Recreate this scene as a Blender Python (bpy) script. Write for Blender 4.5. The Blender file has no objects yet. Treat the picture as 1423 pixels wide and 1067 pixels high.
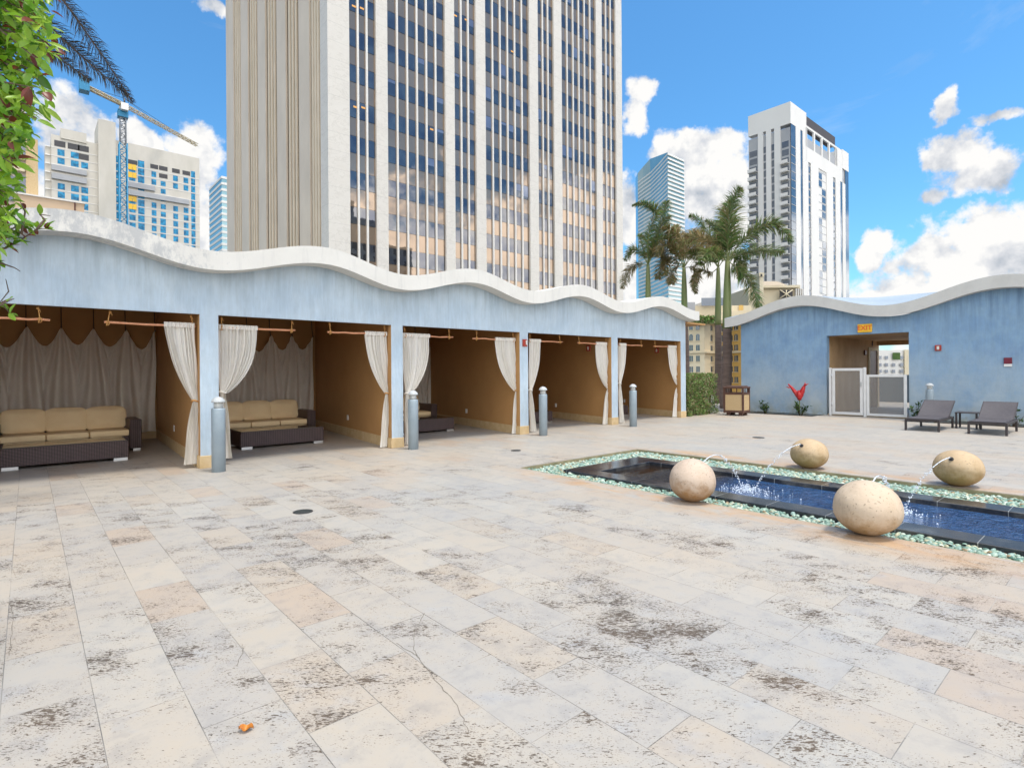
import bpy, math, random
from mathutils import Vector, Matrix
random.seed(7)
PI=math.pi
sc=bpy.context.scene
COL=sc.collection
# ------------------------------------------------------------------ camera model
W,F,VX1,ROLL,SH,H=1423.,772.,1597.,math.atan(.0068),-16.6,1.5
TH=math.atan2(VX1-711.5,F)
FW=(math.cos(TH),math.sin(TH)); RT=(math.sin(TH),-math.cos(TH))
def ray(x,y):
    a=x-711.5; b=(533.5-y)+SH
    r=a*math.cos(ROLL)+b*math.sin(ROLL); u=-a*math.sin(ROLL)+b*math.cos(ROLL)
    return (r*RT[0]+F*FW[0], r*RT[1]+F*FW[1], u)
def at(x,y,u=None,v=None,z=None,Z=None):
    d=ray(x,y)
    if u is not None:t=u/d[0]
    elif v is not None:t=v/d[1]
    elif Z is not None:t=Z/F
    else:t=(z-H)/d[2]
    return Vector((d[0]*t,d[1]*t,H+d[2]*t))
def XU(x,v,y=500): return at(x,y,v=v).x
def XV(x,u,y=500): return at(x,y,u=u).y
cam=bpy.data.cameras.new('camera'); co=bpy.data.objects.new('camera',cam); COL.objects.link(co)
R0=Vector((RT[0],RT[1],0)); UP=Vector((0,0,1)); FV=Vector((FW[0],FW[1],0))
rv=R0*math.cos(ROLL)-UP*math.sin(ROLL); uv=UP*math.cos(ROLL)+R0*math.sin(ROLL)
m=Matrix((rv,uv,-FV)).transposed().to_4x4(); m.translation=Vector((0,0,H)); co.matrix_world=m
cam.sensor_width=36; cam.lens=36*F/W; cam.shift_y=SH/W; cam.clip_end=5000; cam.clip_start=.05
sc.camera=co
# ------------------------------------------------------------------ materials
def nt(name):
    m=bpy.data.materials.new(name); m.use_nodes=True; t=m.node_tree
    return m,t,t.nodes['Principled BSDF']
def N(t,typ,**k):
    n=t.nodes.new(typ)
    for a,b in k.items():
        if a=='inp':
            for i,v in b.items(): n.inputs[i].default_value=v
        else: setattr(n,a,b)
    return n
def L(t,a,b): t.links.new(a,b)
def mth(t,op,a,b=None,c=None,clamp=False):
    n=t.nodes.new('ShaderNodeMath'); n.operation=op; n.use_clamp=clamp
    for i,x in enumerate((a,b,c)):
        if x is None: continue
        if isinstance(x,(int,float)): n.inputs[i].default_value=x
        else: t.links.new(x,n.inputs[i])
    return n.outputs[0]
def mixc(t,f,a,b,mode='MIX'):
    n=t.nodes.new('ShaderNodeMix'); n.data_type='RGBA'; n.blend_type=mode
    for s,x in ((0,f),(6,a),(7,b)):
        if isinstance(x,(int,float)): n.inputs[s].default_value=x
        elif isinstance(x,tuple): n.inputs[s].default_value=(*x[:3],1)
        else: t.links.new(x,n.inputs[s])
    return n.outputs[2]
def ramp(t,f,stops,interp='LINEAR'):
    n=t.nodes.new('ShaderNodeValToRGB'); e=n.color_ramp; e.interpolation=interp
    while len(e.elements)<len(stops): e.elements.new(.5)
    for q,(p,c) in zip(e.elements,stops):
        q.position=p; q.color=(*c,1) if isinstance(c,tuple) else (c,c,c,1)
    t.links.new(f,n.inputs[0]); return n.outputs[0]
def noise(t,vec,scale,detail=4,rough=.55,stretch=None,dist=0):
    if stretch:
        mp=N(t,'ShaderNodeMapping'); mp.inputs['Scale'].default_value=stretch; L(t,vec,mp.inputs[0]); vec=mp.outputs[0]
    n=N(t,'ShaderNodeTexNoise'); n.inputs['Scale'].default_value=scale; n.inputs['Detail'].default_value=detail
    n.inputs['Roughness'].default_value=rough; n.inputs['Distortion'].default_value=dist; L(t,vec,n.inputs['Vector']); return n.outputs['Fac']
def pos(t): return N(t,'ShaderNodeNewGeometry').outputs['Position']
def obc(t): return N(t,'ShaderNodeTexCoord').outputs['Object']
def M(name,c1,c2=None,rough=.6,sc_=3,stretch=None,bump=0,bsc=30,bstretch=None,metal=0,ior=1.5,world=False,trans=0,detail=5):
    m,t,p=nt(name); v=pos(t) if world else obc(t)
    if c2 is None: c2=tuple(x*.82 for x in c1)
    f=noise(t,v,sc_,detail,.6,stretch)
    L(t,ramp(t,f,[(.3,c1),(.7,c2)]),p.inputs['Base Color'])
    p.inputs['Roughness'].default_value=rough; p.inputs['Metallic'].default_value=metal; p.inputs['IOR'].default_value=ior
    if trans: p.inputs['Transmission Weight'].default_value=trans
    if bump:
        b=N(t,'ShaderNodeBump'); b.inputs['Strength'].default_value=bump; b.inputs['Distance'].default_value=.02
        L(t,noise(t,v,bsc,6,.6,bstretch),b.inputs['Height']); L(t,b.outputs[0],p.inputs['Normal'])
    return m
def leafmat(name,cols,tr=.35,rough=.45):
    m,t,p=nt(name); g=N(t,'ShaderNodeNewGeometry')
    st=[(i/(len(cols)),c) for i,c in enumerate(cols)]
    c=ramp(t,g.outputs['Random Per Island'],st,'CONSTANT')
    p.inputs['Roughness'].default_value=rough; L(t,c,p.inputs['Base Color'])
    out=t.nodes['Material Output']; tb=N(t,'ShaderNodeBsdfTranslucent'); L(t,c,tb.inputs[0])
    mx=N(t,'ShaderNodeMixShader'); mx.inputs[0].default_value=tr; L(t,p.outputs[0],mx.inputs[1]); L(t,tb.outputs[0],mx.inputs[2]); L(t,mx.outputs[0],out.inputs[0])
    return m
def stucco(name,c1,c2,c3,low=None):
    # painted combed stucco: vertical combing, blotchy fading, weather stains
    m,t,p=nt(name); v=pos(t)
    a=noise(t,v,.9,4,.6); b=noise(t,v,5,6,.7,(1,1,.45)); d=noise(t,v,26,4,.6,(1,1,.12))
    base=ramp(t,a,[(.3,c1),(.5,c2),(.72,c3)])
    base=mixc(t,mth(t,'MULTIPLY',ramp(t,b,[(.42,0.),(.68,1.)]),.45),base,tuple(x*.72 for x in c2))
    base=mixc(t,mth(t,'MULTIPLY',ramp(t,d,[(.45,0.),(.62,1.)]),.28),base,tuple(min(1,x*1.3) for x in c1))
    tz_=N(t,'ShaderNodeSeparateXYZ'); L(t,v,tz_.inputs[0]); drip=mth(t,'MULTIPLY',mth(t,'MULTIPLY_ADD',tz_.outputs[2],.9,-2.1,True),ramp(t,noise(t,v,7,5,.65,(1,1,.07)),[(.45,0.),(.68,.6)])); base=mixc(t,drip,base,tuple(x*.6 for x in c3))
    if low:
        sz=N(t,'ShaderNodeSeparateXYZ'); L(t,v,sz.inputs[0])
        g=mth(t,'MULTIPLY_ADD',sz.outputs[2],-.42,.95,True)
        g=mth(t,'MULTIPLY',g,ramp(t,noise(t,v,1.6,5,.65),[(.3,.25),(.65,1.)]))
        base=mixc(t,g,base,low)
        g2=mth(t,'MULTIPLY',mth(t,'MULTIPLY_ADD',sz.outputs[2],-2.,1.,True),ramp(t,noise(t,v,3.5,5,.7),[(.4,0.),(.6,.8)]))
        base=mixc(t,g2,base,(.3,.32,.27))
    L(t,base,p.inputs['Base Color']); p.inputs['Roughness'].default_value=.8
    bp=N(t,'ShaderNodeBump'); bp.inputs['Strength'].default_value=.5; bp.inputs['Distance'].default_value=.012
    h=mth(t,'ADD',noise(t,v,38,3,.6,(1,1,.1)),noise(t,v,9,4,.6)); L(t,h,bp.inputs['Height']); L(t,bp.outputs[0],p.inputs['Normal'])
    return m
def floor_mat():
    m,t,p=nt('travertine'); v=pos(t); s=N(t,'ShaderNodeSeparateXYZ'); L(t,v,s.inputs[0])
    c=N(t,'ShaderNodeCombineXYZ'); L(t,s.outputs[1],c.inputs[0]); L(t,mth(t,'ADD',s.outputs[0],-.225+32.5),c.inputs[1])
    wob=noise(t,v,2.2,2,.5)
    b=N(t,'ShaderNodeTexBrick'); b.offset=.5; L(t,c.outputs[0],b.inputs['Vector'])
    for k,x in (('Scale',1),('Mortar Size',.0022),('Mortar Smooth',.15),('Brick Width',.66),('Row Height',.325)): b.inputs[k].default_value=x
    b.inputs['Color1'].default_value=(0,0,0,1); b.inputs['Color2'].default_value=(1,1,1,1); b.inputs['Mortar'].default_value=(.5,.5,.5,1)
    r=N(t,'ShaderNodeSeparateColor'); L(t,b.outputs['Color'],r.inputs[0]); r=r.outputs[0]
    r2=mth(t,'FRACT',mth(t,'MULTIPLY',r,7.31)); r3=mth(t,'FRACT',mth(t,'MULTIPLY',r,17.7))
    tile=ramp(t,r2,[(0.,(.51,.505,.495)),(.22,(.545,.525,.49)),(.42,(.525,.515,.495)),(.6,(.55,.54,.515)),(.76,(.54,.505,.46)),(.93,(.53,.475,.425))],'CONSTANT')
    # soft veining and cloudiness
    cv=ramp(t,noise(t,v,5.5,9,.72,(1,1,1),.25),[(.3,(.76,.79,.85)),(.5,(1,1,1)),(.72,(1.05,1.01,.95))])
    tile=mixc(t,.85,tile,cv,'MULTIPLY')
    big=ramp(t,noise(t,v,.28,3,.5),[(.35,(.97,1.0,1.04)),(.65,(1.05,1.0,.95))]); tile=mixc(t,1.,tile,big,'MULTIPLY'); tile=mixc(t,1.,tile,(.735,.69,.63),'MULTIPLY')
    rot=N(t,'ShaderNodeMapping'); rot.inputs['Rotation'].default_value=(0,0,.72); L(t,v,rot.inputs[0]); rv_=rot.outputs[0]
    off=N(t,'ShaderNodeCombineXYZ'); L(t,mth(t,'MULTIPLY',r,31.),off.inputs[2])
    va=N(t,'ShaderNodeVectorMath'); va.operation='ADD'; L(t,rv_,va.inputs[0]); L(t,off.outputs[0],va.inputs[1]); tv=va.outputs[0]
    mid=noise(t,tv,3.0,4,.6,(1,1.7,1)); bg_=noise(t,v,.8,3,.55)
    m_=mth(t,'ADD',mth(t,'MULTIPLY_ADD',mid,.62,-.31),mth(t,'ADD',mth(t,'MULTIPLY_ADD',r3,.10,-.05),mth(t,'MULTIPLY_ADD',bg_,.40,-.20)))
    far=mth(t,'MULTIPLY_ADD',mth(t,'ADD',s.outputs[0],s.outputs[1]),-.0080,.052); m_=mth(t,'ADD',m_,far)
    def fleck(scale,det,st_,thr,k,gain,dist=.2):
        return mth(t,'MULTIPLY',mth(t,'ADD',noise(t,tv,scale,det,.55,st_,dist),mth(t,'MULTIPLY_ADD',m_,k,-thr)),gain,None,True)
    smear=fleck(9,7,(1,2.2,1),.64,1.0,6.)
    tile=mixc(t,mth(t,'MULTIPLY',smear,.34),tile,(.30,.285,.275))
    blue=fleck(4,6,(1,1.8,1),.585,.3,6.); tile=mixc(t,mth(t,'MULTIPLY',blue,.26),tile,(.36,.39,.43))
    mot=fleck(30,7,(1,1.6,1),.57,.5,5.); tile=mixc(t,mth(t,'MULTIPLY',mot,.22),tile,(.33,.27,.21))
    tiny=fleck(95,2,(1,2.0,1),.63,.8,16.)
    mids=fleck(40,3,(1,2.5,1),.65,.95,24.)
    big_=fleck(24,6,(1,2.2,1),.72,1.25,22.,.7)
    pm=mth(t,'MAXIMUM',mth(t,'MULTIPLY',tiny,.6),mth(t,'MAXIMUM',mids,big_))
    tile=mixc(t,mth(t,'MULTIPLY',pm,.92),tile,mixc(t,noise(t,v,3,2,.5),(.05,.045,.04),(.12,.08,.05)))
    jn0=mth(t,'MULTIPLY',b.outputs['Fac'],ramp(t,noise(t,v,1.6,3,.6),[(.38,.12),(.6,.8)]))
    fr_=mth(t,'ABSOLUTE',mth(t,'SUBTRACT',mth(t,'FRACT',mth(t,'DIVIDE',mth(t,'ADD',s.outputs[0],-.225+32.5),.325)),.5))
    row=mth(t,'MULTIPLY',mth(t,'GREATER_THAN',fr_,.4955),ramp(t,noise(t,v,1.0,3,.6),[(.42,.15),(.60,.95)]))
    jn=mth(t,'MAXIMUM',jn0,row)
    tile=mixc(t,jn,tile,(.13,.12,.11))
    # rusty stain strip along the pebble trench
    d=mth(t,'ABSOLUTE',mth(t,'SUBTRACT',s.outputs[0],5.62)); d=mth(t,'MULTIPLY_ADD',d,-2.3,1.15,True)
    d2=mth(t,'MULTIPLY_ADD',mth(t,'ABSOLUTE',mth(t,'SUBTRACT',s.outputs[0],9.1)),-3.,1.1,True)
    vr=mth(t,'MULTIPLY_ADD',s.outputs[1],-1.,6.6,True)
    st=mth(t,'MULTIPLY',mth(t,'MAXIMUM',d,d2),mth(t,'MULTIPLY',vr,ramp(t,noise(t,v,1.9,6,.7,(1.2,.55,1),1.),[(.40,0.),(.60,1.)])))
    tile=mixc(t,mth(t,'MULTIPLY',st,.75),tile,mixc(t,noise(t,v,7,5,.6),(.50,.34,.19),(.42,.22,.09)))
    # finished tile colour to the shader
    L(t,tile,p.inputs['Base Color'])
    wet=mth(t,'MULTIPLY',d,mth(t,'MULTIPLY',mth(t,'MULTIPLY_ADD',s.outputs[1],-.8,3.1,True),ramp(t,noise(t,v,1.3,4,.6),[(.5,0.),(.57,1.)])))
    L(t,mth(t,'ADD',mth(t,'MULTIPLY_ADD',wet,-.38,.52),mth(t,'MULTIPLY',pm,.4)),p.inputs['Roughness']); p.inputs['Specular IOR Level'].default_value=.35
    bp=N(t,'ShaderNodeBump'); bp.inputs['Strength'].default_value=.45; bp.inputs['Distance'].default_value=.004
    h=mth(t,'SUBTRACT',mth(t,'MULTIPLY',noise(t,v,60,4,.6),.25),mth(t,'ADD',pm,jn)); L(t,h,bp.inputs['Height']); L(t,bp.outputs[0],p.inputs['Normal'])
    return m
def wicker_mat():
    m,t,p=nt('wicker'); v=obc(t)
    w1=N(t,'ShaderNodeTexWave',wave_type='BANDS',bands_direction='Z'); w1.inputs['Scale'].default_value=14; L(t,v,w1.inputs[0])
    w2=N(t,'ShaderNodeTexWave',wave_type='BANDS',bands_direction='X'); w2.inputs['Scale'].default_value=9; L(t,v,w2.inputs[0])
    f=mth(t,'MULTIPLY',w1.outputs[1],mth(t,'MULTIPLY_ADD',w2.outputs[1],.6,.4))
    L(t,ramp(t,f,[(.1,(.018,.012,.012)),(.8,(.16,.105,.10))]),p.inputs['Base Color']); p.inputs['Roughness'].default_value=.45
    b=N(t,'ShaderNodeBump'); b.inputs['Strength'].default_value=.8; b.inputs['Distance'].default_value=.01; L(t,f,b.inputs['Height']); L(t,b.outputs[0],p.inputs['Normal'])
    return m
def ball_mat(name,c1,c2,stain,amt):
    m,t,p=nt(name); v=obc(t); s=N(t,'ShaderNodeSeparateXYZ'); L(t,v,s.inputs[0])
    base=ramp(t,noise(t,v,5,6,.65,None,.8),[(.3,c1),(.7,c2)])
    lowz=mth(t,'MULTIPLY_ADD',s.outputs[2],-4.2,amt); 
    k=mth(t,'MULTIPLY',mth(t,'ADD',lowz,mth(t,'MULTIPLY_ADD',noise(t,v,9,6,.7),2.,-1.)),1.3,None,True)
    base=mixc(t,mth(t,'MULTIPLY',k,.85),base,stain)
    pt=mth(t,'MULTIPLY',mth(t,'SUBTRACT',noise(t,v,45,2,.5),.645),18.,None,True); base=mixc(t,mth(t,'MULTIPLY',pt,.6),base,(.15,.12,.08))
    stk=ramp(t,noise(t,v,6,5,.7,(1,1,.2)),[(.5,0.),(.68,.5)]); base=mixc(t,stk,base,tuple(x*.62 for x in c2))
    L(t,base,p.inputs['Base Color']); p.inputs['Roughness'].default_value=.75
    b=N(t,'ShaderNodeBump'); b.inputs['Strength'].default_value=.6; b.inputs['Distance'].default_value=.008; L(t,noise(t,v,22,6,.65),b.inputs['Height']); L(t,b.outputs[0],p.inputs['Normal'])
    return m
def water_mat():
    m,t,p=nt('pool_water'); v=pos(t)
    s=N(t,'ShaderNodeSeparateXYZ'); L(t,v,s.inputs[0]); deep=mth(t,'MULTIPLY_ADD',s.outputs[1],-2.2,9.2,True)  # brown end and blue rest paint reflections into the base colour, not depth
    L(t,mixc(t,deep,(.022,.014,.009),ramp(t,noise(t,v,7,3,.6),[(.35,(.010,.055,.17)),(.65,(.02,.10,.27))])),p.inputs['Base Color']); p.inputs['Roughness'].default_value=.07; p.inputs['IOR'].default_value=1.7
    s=N(t,'ShaderNodeSeparateXYZ'); L(t,v,s.inputs[0])
    k=mth(t,'MULTIPLY_ADD',s.outputs[1],-.9,4.6,True)
    b=N(t,'ShaderNodeBump'); b.inputs['Distance'].default_value=.16; L(t,mth(t,'MULTIPLY_ADD',k,.9,.05),b.inputs['Strength'])
    L(t,mth(t,'ADD',noise(t,v,16,3,.6,(1,.6,1),.8),mth(t,'MULTIPLY',noise(t,v,45,2,.5),.3)),b.inputs['Height']); L(t,b.outputs[0],p.inputs['Normal'])
    return m
def refl(name,c,c2,metal,rough=.03,ior=1.9,wav=.0,sc_=.35):
    m,t,p=nt(name); v=pos(t)
    L(t,ramp(t,noise(t,v,sc_,2,.5),[(.35,c),(.65,c2)]),p.inputs['Base Color']); p.inputs['Metallic'].default_value=metal; p.inputs['Roughness'].default_value=rough; p.inputs['IOR'].default_value=ior
    if wav:
        b=N(t,'ShaderNodeBump'); b.inputs['Strength'].default_value=wav; b.inputs['Distance'].default_value=.1; L(t,noise(t,v,.6,3,.6),b.inputs['Height']); L(t,b.outputs[0],p.inputs['Normal'])
    return m
def marble():
    m,t,p=nt('tower_marble'); v=pos(t)
    f=noise(t,v,.5,8,.7,(1,1,1.6),.8)
    c=ramp(t,f,[(.3,(.59,.545,.475)),(.49,(.63,.585,.52)),(.515,(.53,.485,.42)),(.54,(.62,.575,.51)),(.75,(.575,.525,.455))])
    s=N(t,'ShaderNodeSeparateXYZ'); L(t,v,s.inputs[0])
    j=mth(t,'LESS_THAN',mth(t,'FRACT',mth(t,'DIVIDE',s.outputs[2],1.96)),.02); c=mixc(t,mth(t,'MULTIPLY',j,.4),c,(.3,.28,.25))
    L(t,c,p.inputs['Base Color']); p.inputs['Roughness'].default_value=.45
    return m
def fabric(name,c1,c2,tr=.3,alpha=1.):
    m,t,p=nt(name); v=obc(t)
    c=ramp(t,noise(t,v,3,4,.6),[(.3,c1),(.7,c2)]); L(t,c,p.inputs['Base Color']); p.inputs['Roughness'].default_value=.85
    out=t.nodes['Material Output']; tb=N(t,'ShaderNodeBsdfTranslucent'); L(t,c,tb.inputs[0])
    mx=N(t,'ShaderNodeMixShader'); mx.inputs[0].default_value=tr; L(t,p.outputs[0],mx.inputs[1]); L(t,tb.outputs[0],mx.inputs[2]); o=mx.outputs[0]
    if alpha<1:
        tp=N(t,'ShaderNodeBsdfTransparent'); m2=N(t,'ShaderNodeMixShader'); m2.inputs[0].default_value=1-alpha; L(t,o,m2.inputs[1]); L(t,tp.outputs[0],m2.inputs[2]); o=m2.outputs[0]
    L(t,o,out.inputs[0]); return m
K={}
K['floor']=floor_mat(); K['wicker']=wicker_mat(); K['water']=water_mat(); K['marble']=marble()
K['blue']=stucco('facade_stucco',(.385,.475,.555),(.455,.535,.595),(.355,.445,.53))
K['blue2']=stucco('exit_wall_stucco',(.165,.28,.44),(.235,.36,.49),(.13,.235,.40),low=(.47,.52,.52))
K['soffit']=M('roof_concrete',(.60,.58,.54),(.52,.50,.465),.8,2.2,None,.2,25,world=True)
def roofmat():
    m,t,p=nt('weathered_roof'); v=pos(t); c=ramp(t,noise(t,v,1.4,5,.6),[(.3,(.65,.63,.585)),(.7,(.585,.565,.52))])
    s=noise(t,v,7,6,.75,(1,1,.5)); k=noise(t,v,.8,2,.5)
    x=N(t,'ShaderNodeSeparateXYZ'); L(t,v,x.inputs[0]); lf=mth(t,'MULTIPLY_ADD',x.outputs[0],-.12,.55,True)
    f=mth(t,'MULTIPLY',mth(t,'SUBTRACT',mth(t,'ADD',s,mth(t,'MULTIPLY',k,mth(t,'ADD',lf,.25))),.83),7.,None,True)
    c=mixc(t,mth(t,'MULTIPLY',f,.5),c,(.25,.27,.30)); 
    d=noise(t,v,9,3,.6,(1,1,.12)); c=mixc(t,mth(t,'MULTIPLY',ramp(t,d,[(.55,0.),(.75,1.)]),.25),c,(.33,.33,.33))
    L(t,c,p.inputs['Base Color']); p.inputs['Roughness'].default_value=.75
    b=N(t,'ShaderNodeBump'); b.inputs['Strength'].default_value=.25; b.inputs['Distance'].default_value=.01; L(t,noise(t,v,30,4,.6),b.inputs['Height']); L(t,b.outputs[0],p.inputs['Normal']); return m
K['roof']=roofmat()
K['brown']=M('cabana_brown_paint',(.48,.265,.10),(.42,.225,.082),.75,1.2,None,.2,40,world=True)
K['stone']=M('tan_plinth_stone',(.60,.45,.26),(.50,.35,.17),.7,7,None,.3,30,world=True)
K['rod']=M('bamboo_rod',(.62,.30,.16),(.48,.20,.10),.5,6)
K['rope']=M('rope',(.55,.30,.10),(.42,.2,.06),.8,20)
K['curtain']=fabric('curtain_fabric',(.88,.85,.79),(.82,.79,.73),.35)
K['drape']=fabric('sheer_drape',(.90,.85,.76),(.84,.78,.69),.2)
K['cushion']=M('tan_cushion',(.80,.63,.38),(.75,.57,.33),.85,4,None,.3,60)
K['piping']=M('cushion_piping',(.42,.28,.12),None,.8)
K['steel']=M('brushed_foot',(.6,.6,.6),None,.35,5,metal=.9)
K['glassdark']=refl('table_glass',(.05,.04,.03),(.06,.045,.03),.0,.04,1.7)
K['bollard']=M('bollard_paint',(.30,.36,.40),(.25,.31,.35),.4,4,None,.08,40)
K['bollardcap']=M('bollard_cap',(.48,.50,.50),(.38,.40,.41),.5,8)
K['lens']=M('bollard_lens',(.7,.68,.62),None,.2,5)
K['granite']=M('black_granite',(.018,.02,.026),(.035,.038,.045),.16,18,world=True)
m=K['granite']; t=m.node_tree; p=t.nodes['Principled BSDF']; v=pos(t); sx_=N(t,'ShaderNodeSeparateXYZ'); L(t,v,sx_.inputs[0])
jj=mth(t,'LESS_THAN',mth(t,'FRACT',mth(t,'DIVIDE',mth(t,'ADD',sx_.outputs[1],10.),.61)),.012); old=p.inputs['Base Color'].links[0].from_socket
L(t,mixc(t,mth(t,'MULTIPLY',jj,.6),mixc(t,ramp(t,noise(t,v,2.5,5,.65),[(.5,0.),(.7,.25)]),old,(.35,.33,.28)),(.4,.4,.38)),p.inputs['Base Color'])
K['basin']=M('pool_tile',(.01,.02,.05),(.02,.03,.08),.3,10,world=True)
K['kerb']=M('mossy_kerb',(.32,.27,.16),(.18,.17,.09),.8,6,None,.3,30,world=True)
K['soil']=M('bed_soil',(.10,.075,.05),(.055,.04,.03),.95,6,None,.6,20,world=True)
def pebmat():
    m,t,p=nt('green_pebbles'); g=N(t,'ShaderNodeNewGeometry')
    L(t,ramp(t,g.outputs['Random Per Island'],[(0.,(.22,.33,.26)),(.2,(.34,.44,.35)),(.36,(.12,.22,.17)),(.5,(.50,.55,.46)),(.62,(.25,.36,.32)),(.76,(.40,.39,.26)),(.86,(.17,.27,.20)),(.93,(.27,.19,.10))],'CONSTANT'),p.inputs['Base Color']); p.inputs['Roughness'].default_value=.45; return m
K['pebble']=pebmat()
K['ballpale']=ball_mat('pale_stone_ball',(.54,.43,.32),(.48,.37,.26),(.32,.19,.07),-.12)
K['ballrust']=ball_mat('rusty_stone_ball',(.53,.42,.33),(.47,.36,.27),(.27,.13,.03),.12)
K['ballyel']=ball_mat('yellow_stone_ball',(.50,.37,.23),(.43,.30,.165),(.27,.17,.055),.2)
K['dark']=M('dark_metal',(.03,.028,.03),(.045,.04,.04),.4,8)
K['jet']=None
m,t,p=nt('water_drops'); p.inputs['Base Color'].default_value=(.9,.95,1,1); p.inputs['Roughness'].default_value=.05; p.inputs['Transmission Weight'].default_value=.45; p.inputs['IOR'].default_value=1.33; K['jet']=m
K['foam']=M('white_foam',(.75,.8,.86),(.6,.68,.78),.5,30)
K['trunk']=M('palm_trunk',(.21,.15,.12),(.12,.085,.07),.9,3,(1,1,6),.8,6,(1,1,5))
K['shaft']=M('crown_shaft',(.11,.17,.04),(.19,.19,.07),.5,2,(1,1,.3))
K['frond']=leafmat('palm_leaflets',[(.11,.19,.045),(.16,.22,.06),(.22,.20,.08),(.08,.14,.04),(.27,.22,.10),(.14,.25,.055)],.42)
K['frondbrown']=leafmat('dry_palm_leaflets',[(.30,.21,.10),(.40,.30,.14),(.18,.18,.07),(.24,.17,.08),(.16,.21,.06)],.42)
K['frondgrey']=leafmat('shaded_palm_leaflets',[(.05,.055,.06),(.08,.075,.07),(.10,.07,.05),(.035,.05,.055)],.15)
K['leafbright']=leafmat('bright_leaves',[(.19,.38,.02),(.28,.47,.04),(.12,.28,.02),(.36,.52,.06),(.07,.19,.02),(.19,.36,.03),(.27,.45,.05),(.30,.48,.06),(.17,.38,.03),(.30,.52,.05),(.40,.60,.07),(.20,.05,.03)],.5,.35)
K['leafdark']=leafmat('shrub_leaves',[(.04,.10,.02),(.07,.15,.03),(.03,.07,.02),(.10,.18,.04)],.3,.4)
K['hedge']=leafmat('hedge_leaves',[(.16,.27,.06),(.24,.34,.10),(.10,.18,.04),(.32,.32,.16),(.26,.18,.09),(.15,.26,.07)],.3,.5)
K['twig']=M('twig_bark',(.10,.07,.05),(.16,.11,.08),.9,20)
K['red']=M('red_bract',(.55,.03,.02),(.38,.01,.02),.35,15)
K['redbox']=M('red_alarm_case',(.40,.04,.02),None,.4)
K['maroon']=M('maroon_plate',(.17,.012,.03),None,.4)
K['white']=M('white_paint',(.78,.77,.74),(.70,.69,.66),.5,4)
K['pgate']=M('gate_white_metal',(.72,.71,.69),(.64,.63,.61),.4,4)
m,t,p=nt('gate_glass'); p.inputs['Base Color'].default_value=(.55,.52,.50,1); p.inputs['Roughness'].default_value=.03; p.inputs['IOR'].default_value=1.45; p.inputs['Alpha'].default_value=.30; p.inputs['Transmission Weight'].default_value=0
p.inputs['Base Color'].default_value=(.36,.34,.31,1); K['glass']=m  # brownish reflection tinted into the pane's base colour
K['exity']=M('exit_yellow',(.90,.52,.03),None,.4); K['exitr']=M('exit_letter',(.80,.14,.02),None,.4)
K['binbrown']=M('bin_frame',(.10,.045,.03),(.075,.033,.02),.5,8); K['bintan']=M('bin_aggregate',(.56,.41,.23),(.38,.26,.13),.85,60)
K['sling']=M('lounger_sling',(.078,.070,.078),(.062,.055,.062),.7,20,None,.2,200); K['lframe']=M('lounger_frame',(.05,.038,.038),None,.4)
K['conc']=M('raw_concrete',(.58,.535,.465),(.50,.46,.39),.85,.25,(1,1,.3),world=True)
K['passage']=M('passage_wall',(.62,.42,.22),(.42,.26,.12),.7,1.4,(1,1,.6),world=True)
K['cream']=M('cream_wall',(.66,.58,.42),(.60,.50,.34),.8,.2,world=True)
K['ochre']=M('ochre_shade_wall',(.62,.40,.12),(.55,.34,.10),.8,.2,world=True)  # hotel's shaded side, its orange cast painted into the wall colour
K['condo']=M('condo_white',(.72,.69,.645),(.66,.63,.59),.7,.06,(1,1,.3),world=True)
K['greyw']=M('condo_grey',(.38,.38,.38),(.32,.32,.33),.7,.2,world=True)
K['wglass']=refl('window_glass',(.05,.07,.10),(.09,.11,.14),.3,.06)
K['blueglass']=refl('blue_glass',(.012,.10,.20),(.03,.30,.52),.0,.2,ior=1.3,sc_=.7)
K['tealglass']=refl('teal_glass',(.12,.27,.31),(.20,.38,.42),.15,.1,sc_=.03)
K['towerglass']=refl('tower_window',(.085,.09,.115),(.17,.165,.165),.8,.015,2.,.02,.45)
K['spandrel']=refl('tower_spandrel',(.27,.185,.12),(.33,.235,.16),.55,.02,2.,.02,.15)
K['marbleshade']=M('shade_side_marble',(.64,.54,.42),(.55,.46,.355),.5,.3,(1,1,.6),world=True)  # left-face copy of the marble, colour warmed against the shade there
K['bronze']=M('tower_bronze',(.10,.06,.035),(.07,.045,.025),.5,.5,world=True)
K['mull']=M('tower_mullion',(.70,.67,.62),(.62,.58,.52),.5,.4,world=True)
K['tan']=M('tower_fin',(.66,.55,.41),(.58,.48,.35),.6,.4,world=True)
K['craneb']=M('crane_blue',(.02,.22,.40),None,.5); K['craney']=M('crane_cream',(.62,.50,.30),None,.5)
K['lit']=None
m,t,p=nt('office_lamp'); p.inputs['Base Color'].default_value=(.2,.1,.03,1); p.inputs['Emission Color'].default_value=(1,.5,.12,1); p.inputs['Emission Strength'].default_value=.45; K['lit']=m
K['ground']=M('city_ground',(.14,.14,.13),(.10,.11,.09),.9,.02,world=True)
K['crack']=M('crack_dirt',(.20,.17,.14),(.12,.10,.08),.9,30)
K['leafo']=M('orange_leaf',(.55,.22,.02),(.40,.12,.01),.5,40)
K['doorred']=M('dark_red_door',(.10,.02,.01),None,.5)
K['skyscreen']=None
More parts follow.
